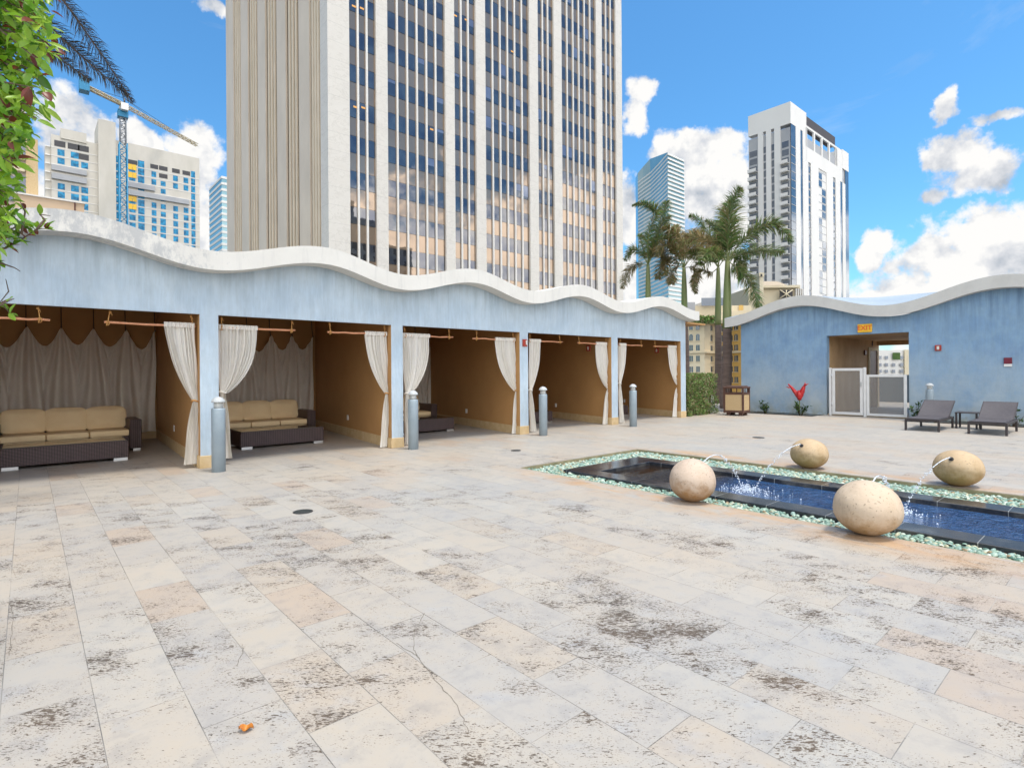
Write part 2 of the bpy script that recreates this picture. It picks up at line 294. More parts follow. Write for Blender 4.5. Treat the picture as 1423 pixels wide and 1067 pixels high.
# ------------------------------------------------------------------ mesh helpers
class MB:
    def __init__(s): s.v=[]; s.f=[]; s.sm=[]
    def quad(s,*p,sm=False):
        n=len(s.v); s.v+= [tuple(q) for q in p]; s.f.append(tuple(range(n,n+len(p)))); s.sm.append(sm)
    def box(s,x0,y0,z0,x1,y1,z1,T=None):
        if x0>x1:x0,x1=x1,x0
        if y0>y1:y0,y1=y1,y0
        if z0>z1:z0,z1=z1,z0
        P=[Vector(q) for q in ((x0,y0,z0),(x1,y0,z0),(x1,y1,z0),(x0,y1,z0),(x0,y0,z1),(x1,y0,z1),(x1,y1,z1),(x0,y1,z1))]
        if T is not None: P=[T@q for q in P]
        n=len(s.v); s.v+=[tuple(q) for q in P]
        for f in ((0,3,2,1),(4,5,6,7),(0,1,5,4),(1,2,6,5),(2,3,7,6),(3,0,4,7)): s.f.append(tuple(n+i for i in f)); s.sm.append(False)
        return s
    def bbox(s,x0,y0,z0,x1,y1,z1,b=.01,T=None):  # chamfered box
        if x0>x1:x0,x1=x1,x0
        if y0>y1:y0,y1=y1,y0
        if z0>z1:z0,z1=z1,z0
        import itertools
        pts=[]
        idx={}
        n=len(s.v)
        for sx in (0,1):
            for sy in (0,1):
                for sz in (0,1):
                    X=(x0,x1)[sx];Y=(y0,y1)[sy];Zz=(z0,z1)[sz]; dx=b*(1-2*sx);dy=b*(1-2*sy);dz=b*(1-2*sz)
                    for k,q in enumerate(((X,Y+dy,Zz+dz),(X+dx,Y,Zz+dz),(X+dx,Y+dy,Zz))):
                        idx[(sx,sy,sz,k)]=n+len(pts); q=Vector(q); pts.append(tuple(T@q if T is not None else q))
        s.v+=pts
        c=Vector(((x0+x1)/2,(y0+y1)/2,(z0+z1)/2)); c=T@c if T is not None else c
        def add(ids):
            P=[Vector(s.v[i]) for i in ids]; nn=(P[1]-P[0]).cross(P[2]-P[0]); ctr=sum(P,Vector())/len(P)
            if nn.dot(ctr-c)<0: ids=ids[::-1]
            s.f.append(tuple(ids)); s.sm.append(False)
        for a in (0,1):
            add([idx[(a,0,0,0)],idx[(a,1,0,0)],idx[(a,1,1,0)],idx[(a,0,1,0)]])
            add([idx[(0,a,0,1)],idx[(1,a,0,1)],idx[(1,a,1,1)],idx[(0,a,1,1)]])
            add([idx[(0,0,a,2)],idx[(1,0,a,2)],idx[(1,1,a,2)],idx[(0,1,a,2)]])
            for c2 in (0,1):
                add([idx[(0,a,c2,1)],idx[(1,a,c2,1)],idx[(1,a,c2,2)],idx[(0,a,c2,2)]])
                add([idx[(a,0,c2,0)],idx[(a,1,c2,0)],idx[(a,1,c2,2)],idx[(a,0,c2,2)]])
                add([idx[(a,c2,0,0)],idx[(a,c2,1,0)],idx[(a,c2,1,1)],idx[(a,c2,0,1)]])
        for sx in (0,1):
            for sy in (0,1):
                for sz in (0,1): add([idx[(sx,sy,sz,k)] for k in range(3)])
        return s
    def tube(s,path,r,n=8,cap=True):
        path=[Vector(p) for p in path]; R=r if isinstance(r,(list,tuple)) else [r]*len(path)
        up=Vector((0,0,1)); base=len(s.v); prev=None
        for i,p in enumerate(path):
            d=(path[min(i+1,len(path)-1)]-path[max(i-1,0)]).normalized()
            a=(prev if prev is not None else (up if abs(d.z)<.9 else Vector((1,0,0))))
            a=(a-d*a.dot(d)); 
            if a.length<1e-4: a=Vector((1,0,0))-d*d.x
            a.normalize(); prev=a; b=d.cross(a)
            for k in range(n):
                q=p+(a*math.cos(2*PI*k/n)+b*math.sin(2*PI*k/n))*R[i]; s.v.append(tuple(q))
        for i in range(len(path)-1):
            for k in range(n):
                k2=(k+1)%n; s.f.append((base+i*n+k,base+i*n+k2,base+(i+1)*n+k2,base+(i+1)*n+k)); s.sm.append(True)
        if cap:
            s.f.append(tuple(base+k for k in range(n))[::-1]); s.sm.append(False)
            e=base+(len(path)-1)*n; s.f.append(tuple(e+k for k in range(n))); s.sm.append(False)
        return s
    def lathe(s,prof,cx=0,cy=0,cz=0,n=24,sx=1,sy=1):
        base=len(s.v)
        for r,z in prof:
            for k in range(n): s.v.append((cx+r*sx*math.cos(2*PI*k/n),cy+r*sy*math.sin(2*PI*k/n),cz+z))
        for i in range(len(prof)-1):
            for k in range(n):
                k2=(k+1)%n; s.f.append((base+i*n+k,base+i*n+k2,base+(i+1)*n+k2,base+(i+1)*n+k)); s.sm.append(True)
        s.f.append(tuple(base+k for k in range(n))[::-1]); s.sm.append(False)
        e=base+(len(prof)-1)*n; s.f.append(tuple(e+k for k in range(n))); s.sm.append(False)
        return s
    def grid(s,fn,nu,nv,sm=True,flip=False):
        base=len(s.v)
        for j in range(nv+1):
            for i in range(nu+1): s.v.append(tuple(fn(i/nu,j/nv)))
        for j in range(nv):
            for i in range(nu):
                a=base+j*(nu+1)+i; f=(a,a+1,a+nu+2,a+nu+1); s.f.append(f[::-1] if flip else f); s.sm.append(sm)
        return s
    def leaf(s,p,d,n,l,w,fold=.25):
        # a leaf of four faces, folded along its midrib and curling at the tip
        p=Vector(p); d=Vector(d).normalized(); n=Vector(n); n=(n-d*n.dot(d))
        if n.length<1e-3: n=Vector((d.y,-d.x,.3))
        n.normalize(); sd=d.cross(n)
        a=p; m=p+d*l*.5+n*l*.03; t=p+d*l-n*l*.12
        L1=p+d*l*.42+sd*w*.5+n*w*fold; R1=p+d*l*.42-sd*w*.5+n*w*fold
        b=len(s.v); s.v+=[tuple(a),tuple(R1),tuple(m),tuple(t),tuple(L1)]
        s.f+=[(b,b+1,b+2),(b+1,b+3,b+2),(b,b+2,b+4),(b+2,b+3,b+4)]; s.sm+=[True]*4
    def oval(s,p,d,n,l,w,fold=.2):
        p=Vector(p); d=Vector(d).normalized(); n=Vector(n); n=(n-d*n.dot(d))
        if n.length<1e-3: n=Vector((d.y,-d.x,.3))
        n.normalize(); sd=d.cross(n); b=len(s.v)
        for t_,k in ((0,0),(.22,0),(.5,0),(.78,0),(1.,0)):
            s.v.append(tuple(p+d*l*t_-n*l*.22*t_*t_))
        for sg in (1,-1):
            for t_,k in ((.22,.8),(.5,1.),(.78,.66)): s.v.append(tuple(p+d*l*t_-n*l*.22*t_*t_+sd*sg*w*.5*k+n*w*fold*k))
        a=b+5; c=b+8
        for o in ((b,a,b+1),(b+1,a,a+1,b+2),(b+2,a+1,a+2,b+3),(b+3,a+2,b+4),(b,b+1,c),(b+1,b+2,c+1,c),(b+2,b+3,c+2,c+1),(b+3,b+4,c+2)): s.f.append(o); s.sm.append(True)
    def build(s,name,mat,parent=None,local=False):
        me=bpy.data.meshes.new(name); vs=s.v
        if parent is not None and not local:
            o=parent['_o'] if '_o' in parent else parent.location
            vs=[(a-o[0],b-o[1],c-o[2]) for a,b,c in vs]
        me.from_pydata(vs,[],s.f); me.polygons.foreach_set('use_smooth',s.sm); me.materials.append(mat); me.update()
        ob=bpy.data.objects.new(name,me); COL.objects.link(ob)
        if parent is not None: ob.parent=parent
        return ob
def tag(o,label=None,cat=None,group=None,kind=None):
    if label:o['label']=label
    if cat:o['category']=cat
    if group:o['group']=group
    if kind:o['kind']=kind
    return o
def empty(name,loc,label=None,cat=None,group=None,rz=0):
    o=bpy.data.objects.new(name,None); COL.objects.link(o); o.location=loc; o.rotation_euler=(0,0,rz); o.empty_display_size=.2
    return tag(o,label,cat,group)
def sub(parent_mesh): return parent_mesh
KIDS={}
def copy_tree(o,parent=None):
    c=o.copy(); COL.objects.link(c)
    if parent: c.parent=parent
    for ch in [x for x in list(bpy.data.objects) if x.parent==o and x is not c]: copy_tree(ch,c)
    return c
def child(name,mb,mat,parent,root):   # sub-part built in the coordinates of the root
    ob=mb.build(name,mat,root); ob.parent=parent; return ob
# ------------------------------------------------------------------ setting
g=MB(); g.quad((-3000,-3000,-35),(3000,-3000,-35),(3000,3000,-35),(-3000,3000,-35)); tag(g.build('ground',K['ground']),kind='structure')
PU0,PU1,PV1,PV0=5.80,8.85,6.50,-6.
b=MB()
def sheet(x0,y0,x1,y1,z=0): b.quad((x0,y0,z),(x1,y0,z),(x1,y1,z),(x0,y1,z))
sheet(-9,-9,PU0,18); sheet(PU0,PV1,PU1,18); sheet(PU0,-9,PU1,PV0); sheet(PU1,-9,19.05,18); sheet(19.05,-9,20.15,1.0); sheet(20.15,-9,34,18); sheet(19.05,4.72,20.15,7.15); sheet(19.05,10.6,20.15,18)
tag(b.build('terrace',K['floor']),kind='structure')
b=MB(); b.box(-9,-9,-35,34,18,-1.0); tag(b.build('podium_base',K['conc']),kind='structure')
b=MB(); b.box(19.05,7.15,-.3,20.15,10.6,-.05); b.box(19.05,1.0,-.3,20.15,4.72,-.05); tag(b.build('planting_bed_soil',K['soil']),kind='structure')
# ------------------------------------------------------------------ cabana building
FV0,FVB,OH=9.9,9.975,.35
cols=[(-1.42,-1.13),(2.06,2.33),(5.45,5.71),(8.88,9.15),(12.33,12.61),(15.83,16.12)]
LZ=2.453
def wav(u): 
    kn=[-3.0,-1.3,.48,2.15,3.95,5.55,7.3,8.97,10.75,12.45,14.35,16.25,18.]
    ph=[1,0,1,0,1,0,1,0,1,0,1,0,1]
    for i in range(len(kn)-1):
        if kn[i]<=u<=kn[i+1]:
            s=(u-kn[i])/(kn[i+1]-kn[i]); c=.5-.5*math.cos(PI*s)
            return 3.118+.31*(ph[i]+(ph[i+1]-ph[i])*c)
    return 3.2
cab=empty('cabana_building',(7,9.9,0),'pale blue open front cabana building with a white wavy roof','cabana building')
b=MB()
us=[]; u=-1.42
while u<16.12: us.append(u); u+=.09
us=sorted(set(us+[x for c in cols for x in c]))
def incol(m): return any(a<=m<=c for a,c in cols)
for a,c in zip(us,us[1:]):
    zb=0.2 if incol((a+c)/2) else LZ
    b.quad((a,FV0,zb),(c,FV0,zb),(c,FV0,wav(c)),(a,FV0,wav(a)),sm=False)
    b.quad((c,FVB,zb),(a,FVB,zb),(a,FVB,wav(a)),(c,FVB,wav(c)))
    if zb>1: b.quad((a,FV0,zb),(a,FVB,zb),(c,FVB,zb),(c,FV0,zb))
for a,c in cols:
    for x,fl in ((a,1),(c,0)):
        rb_=MB()
        zt=LZ if not((x==cols[0][0]) or x==cols[-1][1]) else wav(x)
        q=[(x,FV0,.2),(x,FVB,.2),(x,FVB,zt),(x,FV0,zt)]
        (b if x in(cols[0][0],cols[-1][1]) else rb_).quad(*(q if fl else q[::-1]))
        if rb_.v: rb_.build('column_return',K['brown'],cab)
b.build('facade_wall',K['blue'],cab); 
for i,(a,c) in enumerate(cols):
    MB().bbox(a-.012,FV0-.012,0,c+.012,FVB+.012,.2,.006).build('plinth',K['stone'],cab)
backs=[-1.2,2.30,6.09,9.84,13.6,17.3]; BV=15.4
for i,(a,c) in enumerate(cols):
    bk=backs[i]
    b=MB(); z1=3.05
    P=[(a,FVB+.002),(c,FVB+.002),(bk+.24,BV),(bk,BV)]
    for k in range(4):
        p,q=P[k],P[(k+1)%4]; b.quad((p[0],p[1],0),(q[0],q[1],0),(q[0],q[1],z1),(p[0],p[1],z1))
    b.build('partition_wall',K['brown'],cab)
    # skirting stone along the face you see
    b=MB(); dx=-.02; e=Vector((bk-a,BV-FVB,0)).normalized()
    P=[(a-.02,FVB+.015),(a-.002,FVB+.015),(bk-.002,BV-.02),(bk-.022,BV-.02)]
    for k in range(4):
        p,q=P[k],P[(k+1)%4]; b.quad((p[0],p[1],0),(q[0],q[1],0),(q[0],q[1],.2),(p[0],p[1],.2))
    b.quad(*[(p[0],p[1],.2) for p in P])
    if i: b.build('skirting',K['stone'],cab)
MB().box(-1.4,BV+.003,0,17.6,BV+.2,3.05).build('back_wall',K['brown'],cab)
b=MB()
for i in range(5): b.box(backs[i]+.25 if i else -1.0,BV-.02,0,backs[i+1]-.024,BV,.2)
b.build('skirting',K['stone'],cab)
MB().box(-1.4,FVB+.003,3.052,17.5,BV+.15,3.1).build('ceiling',K['brown'],cab)
MB().box(16.122,FV0+.012,0,16.14,FVB+.1,3.0).build('end_wall_edge',K['brown'],cab)
b=MB(); TK=.295
us=[-1.75+.12*i for i in range(151)]; us=[x for x in us if x<16.38]+[16.38]
rv0,rv1=FV0-OH,BV+.5
for a,c in zip(us,us[1:]):
    za,zc=wav(a),wav(c)
    b.quad((a,rv0,za),(c,rv0,zc),(c,rv0,zc+TK),(a,rv0,za+TK),sm=False)
    b.quad((a,rv0,za+TK),(c,rv0,zc+TK),(c,rv1,zc+TK),(a,rv1,za+TK),sm=True)
    b.quad((a,rv1,za),(c,rv1,zc),(c,rv0,zc),(a,rv0,za),sm=True)
    b.quad((c,rv1,zc),(a,rv1,za),(a,rv1,za+TK),(c,rv1,zc+TK))
for x,fl in ((us[0],0),(us[-1],1)):
    q=[(x,rv0,wav(x)),(x,rv1,wav(x)),(x,rv1,wav(x)+TK),(x,rv0,wav(x)+TK)]; b.quad(*(q if fl else q[::-1]))
b.build('wavy_roof',K['roof'],cab)
# sockets on the side walls
def wallpt(i,v,off=.012):
    a=cols[i][0]; s=(v-FVB)/(BV-FVB); return a+(backs[i]-a)*s-off
for i,px,py in ((1,242,595),(2,483,580),(3,648,571),(4,772.5,563),(5,868,557)):
    # solve v on the splayed wall for this pixel column
    best=min((abs((lambda q:q)(at(px,py,v=vv).x)-wallpt(i,vv)),vv) for vv in [10.3+.05*k for k in range(100)])[1]
    z=at(px,py,v=best).z; x=wallpt(i,best)
    MB().bbox(x-.008,best-.04,z-.06,x+.004,best+.04,z+.06,.003).build('power_socket',K['white'],cab)
# ------------------------------------------------------------------ rods, curtains
CV=10.07
RZ=2.27
rods=[(-40,70,[56,-20],'bamboo rod at the far left edge with no curtain showing on it'),
 (145,274,[150,268],'longest bamboo curtain rod hanging left of the first visible blue column'),
 (305,410.6,[308.5,405],'bamboo curtain rod hanging just right of the first visible blue column'),
 (455,540,[459,534],'bamboo curtain rod hanging just left of the second blue column'),
 (561,630,[624,563],'bamboo curtain rod hanging just right of the second blue column'),
 (656.5,718,[662,715],'bamboo curtain rod hanging just left of the column with the red alarm'),
 (735,782,[778,736],'bamboo curtain rod hanging just right of the column with the red alarm'),
 (802.5,846,[804.5,843],'bamboo curtain rod hanging just left of the fourth blue column'),
 (859.5,893,[890.6,861],'bamboo curtain rod hanging just right of the fourth blue column'),
 (908.5,946,[910,941],'bamboo curtain rod nearest the hedge end of the cabanas')]
for x0,x1,rp,lab in rods:
    a,c=XU(x0,CV),XU(x1,CV); 
    for q,w in cols: 
        if a<w<c and a>q-.1: a=w+.02
    for q,w in cols:
        if q-.3<c<w+.5 and a<q and c>q-.01: c=q-.02
    r=empty('curtain_rod',((a+c)/2,CV,RZ),lab,'curtain rod','bamboo curtain rods hung in the cabana openings')
    n=7; b=MB(); path=[(a+(c-a)*i/n,CV+random.uniform(-.006,.006),RZ+random.uniform(-.008,.008)) for i in range(n+1)]
    b.tube(path,[.017+random.uniform(-.002,.003) for _ in path],8); b.build('rod_pole',K['rod'],r)
    for x in rp:
        u_=min(max(XU(x,CV),a+.03),c-.04); b=MB(); s=random.uniform(-.02,.02)
        b.tube([(u_-.018,CV-.02,RZ-.05),(u_,CV-.022,RZ),(u_+s,CV-.004,RZ+.12),(u_+s*1.5,CV,LZ+.1)],.007,6)
        b.tube([(u_,CV,RZ-.045),(u_+.02,CV-.02,RZ-.02),(u_+.012,CV-.024,RZ+.02),(u_-.014,CV-.02,RZ+.022),(u_-.02,CV-.02,RZ-.02)],.007,6)
        b.lathe([(.004,-.02),(.018,-.01),(.018,.01),(.004,.02)],u_+s*1.5,CV-.01,LZ-.03,8)
        b.tube([(u_+s*1.5,CV-.01,LZ-.03),(u_+s*1.5+.03,CV-.015,LZ-.08)],.006,5)
        b.build('rope',K['rope'],r)
def curtain(side,tx0,tx1,ty,tiex,tiey,bx0,bx1,by,lab,bulge=.6,rnd=0):
    rs=random.Random(rnd); v=CV
    a0,a1=XU(tx0,v),XU(tx1,v); zt=RZ+.03; tu=XU(tiex,v); tz=at(tiex,tiey,v=v).z
    b0,b1=XU(bx0,v),XU(bx1,v); zb=max(.015,at((bx0+bx1)/2,by,v=v).z)
    for q,w in cols:   # stay inside the opening
        if abs(a0-w)<.16: a0=w+.015
        if abs(a1-q)<.16: a1=min(a1,q-.01)
    c=empty('curtain',((a0+a1)/2,v,0),lab,'curtain','white tied curtains in the cabana openings')
    nf=8 if (a1-a0)<.5 else 11
    tw=.045
    def ext(z):
        if z>=tz:
            s=(zt-z)/(zt-tz)
            e=s**(1+bulge*2.0); o=s**.8
            if side=='L': lo=a0+(tu-tw-a0)*s; hi=a1+(tu+tw-a1)*e
            else: hi=a1+(tu+tw-a1)*s; lo=a0+(tu-tw-a0)*e
            return lo,hi
        s=(tz-z)/(tz-zb); e=s**.75
        return tu-tw+(b0-tu+tw)*e, tu+tw+(b1-tu-tw)*e
    ph=[rs.uniform(-.4,.4) for _ in range(nf*2+2)]
    def fn(i,j):
        z=zt+(zb-zt)*j
        # lower fabric hem swings a little
        lo,hi=ext(z); w=hi-lo
        x=lo+w*i
        amp=min(.05,.022+.22*w/nf)
        near=math.exp(-((z-tz)/.12)**2)
        ii=i+.035*math.sin(i*11+ph[3]*9)+.02*math.sin(i*23+ph[4]*9); f=math.sin(ii*nf*2*PI+.5*math.sin(z*2.2+ph[0]*4)+ph[2])*(.65+.5*math.sin(i*7+ph[5]*9+z))+.4*math.sin(ii*nf*3.3*PI+z*1.3+ph[1]*6)
        y=v+amp*f*(1-.5*near)-.015*near
        droop=0
        if z>tz: 
            s=(zt-z)/(zt-tz); q=i if side=='L' else 1-i
            droop=-.10*bulge*q*s*s*1.0*(1-near*.4)
        return (x+.006*math.sin(z*7+i*9),y,z+droop*(1 if z>tz+.02 else 0))
    b=MB(); b.grid(fn,nf*9,60); b.build('curtain_cloth',K['curtain'],c)
    b=MB()
    rg=[(tu+(tw+.012)*math.cos(t),v-.005+.055*math.sin(t),tz+.012*math.sin(t*2)) for t in [2*PI*k/14 for k in range(15)]]
    b.tube(rg,.014,6,False); b.build('tie_back',K['rope'] if rnd%2 else K['curtain'],c)
    b=MB(); b.grid(lambda i,j:(a0-.004+(a1-a0+.008)*i,v-.028+.010*math.sin(i*nf*2*PI),zt+.012-.07*j),nf*8,2); b.grid(lambda i,j:(a0+(a1-a0)*i,v-.028+.05*j,zt+.012+.01*math.sin(j*PI)),nf*2,4); b.build('heading',K['curtain'],c)
curtain('R',228,270,453,271.5,557,253.3,277,645,'largest white curtain drawn to the left side of the first visible blue column',.35,1)
curtain('L',305,357.5,455,308.5,545,306,322,637,'wide white curtain sweeping down just right of the first visible blue column',.9,2)
curtain('R',507,538,465,537.5,546.7,527.4,543,621,'white tied curtain just left of the second blue column',.5,3)
curtain('L',561,597,466,565,547,561.5,569,619,'wide white curtain just right of the second blue column, beside a bollard',.9,4)
curtain('R',688,717,474,717,543,711,722,604,'white tied curtain just left of the column with the red alarm',.7,5)
curtain('L',735,751,475.6,736,542,736,744,602,'narrow white curtain just right of the column with the red alarm',.6,6)
curtain('R',828,845,478.8,845,539.4,836.7,849,589.5,'white tied curtain just left of the fourth blue column',.8,7)
curtain('L',860,869.5,479.4,860.3,532.5,860,867,589.5,'narrowest white curtain, just right of the fourth blue column',.6,8)
curtain('R',928,943,482,941.7,535.4,935,945,580,'white tied curtain nearest the hedge end of the cabanas',.5,9)
# ------------------------------------------------------------------ back wall drapes
def drape(i,peaks,lab,u0,u1,zp=2.52,zb=.18,rnd=0):
    rs=random.Random(rnd); v=BV-.12
    d=empty('wall_drape',((u0+u1)/2,v,0),lab,'drape','sheer scalloped drapes on the back walls')
    P=sorted(peaks)
    def top(u):
        if u<=P[0]: return zp-.0
        if u>=P[-1]: return zp
        for a,c in zip(P,P[1:]):
            if a<=u<=c:
                s=(u-a)/(c-a); return zp-.46*(math.sin(PI*s)**1.15)*(.9+.1*math.sin(a*9))
    def fn(s,j):
        u=u0+(u1-u0)*s; zt=top(u); z=zt+(zb-zt)*j
        k=min(range(len(P)),key=lambda q:abs(P[q]-u)); dd=u-P[k]; sp=1/(.05+ .24*j)
        fan=.11*math.sin(dd*(6+30/(.6+j*2.4)))*math.exp(-abs(dd)*1.2)+.03*math.sin(u*17+math.sin(z*1.5)*1.2+rnd)
        return (u+.015*math.sin(z*3+u*4),v-.05-fan*(.35+.65*j),z)
    b=MB(); b.grid(fn,int((u1-u0)*55),40); b.build('sheer_cloth',K['drape'],d)
    for p in P:
        b=MB(); b.tube([(p,v-.05,zp-.03),(p,v+.02,zp+.18),(p,v+.06,3.04)],.009,5); b.lathe([(.004,-.02),(.016,0),(.004,.02)],p,v-.06,zp,8)
        b.build('hanging_cord',K['dark'],d)
pk=[XU(x,BV-.12,445) for x in (36,85,130,174,215)]
dp=(pk[-1]-pk[0])/4
drape(0,[pk[0]-2*dp,pk[0]-dp]+pk,'widest sheer scalloped drape, behind the leftmost wicker sofa',pk[0]-2*dp,pk[-1],rnd=1)
w2=XU(434,BV-.12,470)
drape(1,[w2-dp*k for k in (4,3,2,1,0)],'sheer scalloped drape behind the second sofa from the left',w2-4*dp,w2,rnd=2)
w3=XU(600,BV-.12,480)-.03
drape(2,[w3-dp*k for k in (4,3,2,1,0)],'edge of a sheer drape seen past the third opening\'s wide curtain',w3-4*dp,w3,rnd=3)
# ------------------------------------------------------------------ sofas and tables
def pillow(b,x0,y0,z0,x1,y1,z1,puff=.02,T=None):
    c=Vector(((x0+x1)/2,(y0+y1)/2,(z0+z1)/2)); h=Vector(((x1-x0)/2,(y1-y0)/2,(z1-z0)/2)); n=8
    def put(q):
        s=Vector(q); e=[1-abs(s[k])**4 for k in range(3)]
        o=Vector((s.x*h.x,s.y*h.y,s.z*h.z)); r=min(h)*.45
        # rounded box
        inner=Vector([max(-h[k]+r,min(h[k]-r,o[k])) for k in range(3)]); d=o-inner
        if d.length>1e-6: d=d.normalized()*r
        p=inner+d
        p+=Vector([math.copysign(puff,s[k])*(abs(s[k])>.999)*e[(k+1)%3]*e[(k+2)%3] for k in range(3)])
        p=c+p; return T@p if T is not None else p
    for ax in range(3):
        for sg in (-1,1):
            def fn(i,j):
                q=[0,0,0]; q[ax]=sg; q[(ax+1)%3]=(-1+2*i)*sg; q[(ax+2)%3]=-1+2*j
                return put(q)
            b.grid(fn,n,n)
def make_sofa():
    r=empty('wicker_sofa',(0,0,0)); w=2.28
    # origin: right front corner of the sofa on the floor; runs to -x, back to +y
    b=MB(); b.bbox(-w+.2,.04,.07,-.2,.85,.30,.01); b.build('base_frame',K['wicker'],r,True)
    MB().bbox(-w,.0,.05,-w+.2,.86,.62,.012).build('armrest',K['wicker'],r,True)
    MB().bbox(-.2,.0,.05,0,.86,.62,.012).build('armrest',K['wicker'],r,True)
    MB().bbox(-w+.2,.74,.30,-.2,.86,.62,.01).build('backrest',K['wicker'],r,True)
    cw=(w-.4)/3
    for k in range(3):
        x=-w+.2+cw*k
        b=MB(); pillow(b,x+.004,.0,.30,x+cw-.004,.62,.43,.012); c=b.build('seat_cushion',K['cushion'],r,True)
        T=Matrix.Translation((x+cw/2,.66,.42))@Matrix.Rotation(-.22,4,'X')@Matrix.Rotation(random.uniform(-.03,.03),4,'Y')
        b=MB(); pillow(b,-cw/2+.005,-.08,0,cw/2-.005,.08,.42,.035,T); b.build('back_cushion',K['cushion'],r,True)
    for x in (-w+.02,-.14):
        for y in (.02,.74): MB().box(x,y,0,x+.12,y+.06,.048).build('foot',K['steel'],r,True)
    return r
def make_table():
    r=empty('wicker_table',(0,0,0)); w=1.68
    MB().bbox(-w,0,.05,0,.85,.34,.008).build('table_body',K['wicker'],r,True)
    MB().box(-w+.03,.03,.341,-.03,.82,.352).build('glass_top',K['glassdark'],r,True)
    for x in (-w+.02,-.22):
        for y in (-.003,.78): MB().box(x,y,0,x+.2,y+.06,.048).build('foot',K['steel'],r,True)
    return r
sp=[(1.70,'long wicker sofa with tan cushions at the left edge of the picture'),(5.20,'wicker sofa with tan cushions, second from the left, half behind a curtain'),(8.66,'wicker sofa end with one tan cushion, third from the left beside a bollard')]
s0=make_sofa()
for k,(u_,lab) in enumerate(sp):
    o=s0 if k==0 else copy_tree(s0); o.location=(u_,13.13,0); tag(o,lab,'sofa','wicker sofas in the cabanas')
tp=[(1.34,11.83,'dark wicker coffee table in front of the leftmost sofa'),(4.83,11.76,'dark wicker coffee table in front of the second sofa, fully in view'),(8.26,11.75,'dark wicker coffee table in the third cabana from the left, partly behind a bollard'),(XU(768,11.6,580),11.6,'corner of a wicker table seen just left of the second bollard from the right'),(XU(873,11.6,575),11.6,'wicker table end seen beside the bollard of the last cabana')]
t0=make_table()
for k,(u_,v_,lab) in enumerate(tp):
    o=t0 if k==0 else copy_tree(t0); o.location=(u_,v_,0); tag(o,lab,'table','wicker coffee tables in the cabanas')
# ------------------------------------------------------------------ alarms
def alarm_box(face,loc,lab):
    r=empty('fire_alarm',loc,lab,'fire alarm','red alarm strobes'); 
    if face=='v': MB().bbox(-.065,-.05,-.085,.065,0,.085,.006).build('case',K['redbox'],r,True); MB().bbox(-.0,-.066,-.05,.045,-.05,.06,.006).build('strobe',K['lens'],r,True)
    else: MB().bbox(-.05,-.075,-.085,0,.075,.085,.006).build('case',K['redbox'],r,True); MB().bbox(-.066,-.03,-.05,-.05,.03,.05,.006).build('strobe',K['lens'],r,True)
q=at(728.5,476.5,v=FV0); alarm_box('v',(q.x,FV0,q.z),'red alarm box with strobe high on the third blue column')
for i,px,py,lab in ((4,819.5,484,'red alarm box on the brown side wall of the fourth cabana'),(5,913.5,487,'red alarm box on the brown side wall of the last cabana')):
    best=min((abs(at(px,py,v=vv).x-wallpt(i,vv,0)),vv) for vv in [10.3+.05*k for k in range(100)])[1]
    z=at(px,py,v=best).z; alarm_box('u',(wallpt(i,best,0)-.003,best,z),lab)
# ------------------------------------------------------------------ bollards
def make_bollard():
    r=empty('bollard_light',(0,0,0))
    MB().lathe([(.10,0),(.10,.95),(.094,.975)],n=12).build('post',K['bollard'],r,True)
    MB().lathe([(.06,.975),(.06,1.065)],n=16).build('lens',K['lens'],r,True)
    b=MB()
    for z in (.99,1.015,1.04): b.lathe([(.062,z),(.074,z+.003),(.074,z+.008),(.062,z+.012)],n=20)
    b.build('louvre',K['bollardcap'],r,True)
    MB().lathe([(.05,1.062),(.098,1.066),(.098,1.078),(.085,1.11),(.05,1.14),(.012,1.152)],n=24).build('cap',K['bollardcap'],r,True)
    return r
bl=[(304,657,'grey bollard light standing before the first visible blue column'),(574.5,626,'grey bollard light standing before the second blue column'),(755,607,'grey bollard light just right of the column with the red alarm'),(880,594.5,'grey bollard light before the last cabana'),(1292,593,'grey bollard light behind the left sun lounger against the blue wall')]
b0=make_bollard()
for k,(x,y,lab) in enumerate(bl):
    o=b0 if k==0 else copy_tree(b0); q=at(x,y-2,z=0); o.location=(q.x,q.y,0) if k<4 else (XU(1292,4.0,545)*1.0,4.0,-.05)
    if k==4: q=at(1292,545,u=19.55); o.location=(19.55,q.y,-.05); 
    tag(o,lab,'bollard light','grey bollard lights')
# ------------------------------------------------------------------ pool
pool=empty('fountain_pool',(7.2,3,0),'long dark granite edged fountain pool set in green pebbles','fountain pool')
CU0,CU1,CV1=6.2,8.12,5.93; IU0,IU1,IV1=6.52,7.80,5.47
b=MB()
def ring(z0,z1):
    b.bbox(CU0,-6.,z0,IU0,CV1,z1,.006); b.bbox(IU1,-6.,z0,CU1,CV1,z1,.006); b.bbox(IU0+.0005,IV1,z0,IU1-.0005,CV1-.0005,z1+.0,.006)
ring(-.12,-.005); b.build('coping',K['granite'],pool)
b=MB(); b.box(IU0-.002,-6,-.4,IU0-.03,IV1,-.125); b.box(IU1+.002,-6,-.4,IU1+.03,IV1,-.125); b.box(IU0,IV1+.002,-.4,IU1,IV1+.03,-.125); b.box(IU0-.03,-6,-.45,IU1+.03,IV1+.03,-.402); b.build('basin',K['basin'],pool)
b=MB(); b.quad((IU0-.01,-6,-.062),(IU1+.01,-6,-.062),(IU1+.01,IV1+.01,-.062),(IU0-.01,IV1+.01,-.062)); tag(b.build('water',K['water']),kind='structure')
kb=empty('trench_kerb',(5.8,6.5,0),'mossy stone kerb lining the pebble trench around the pool','kerb')
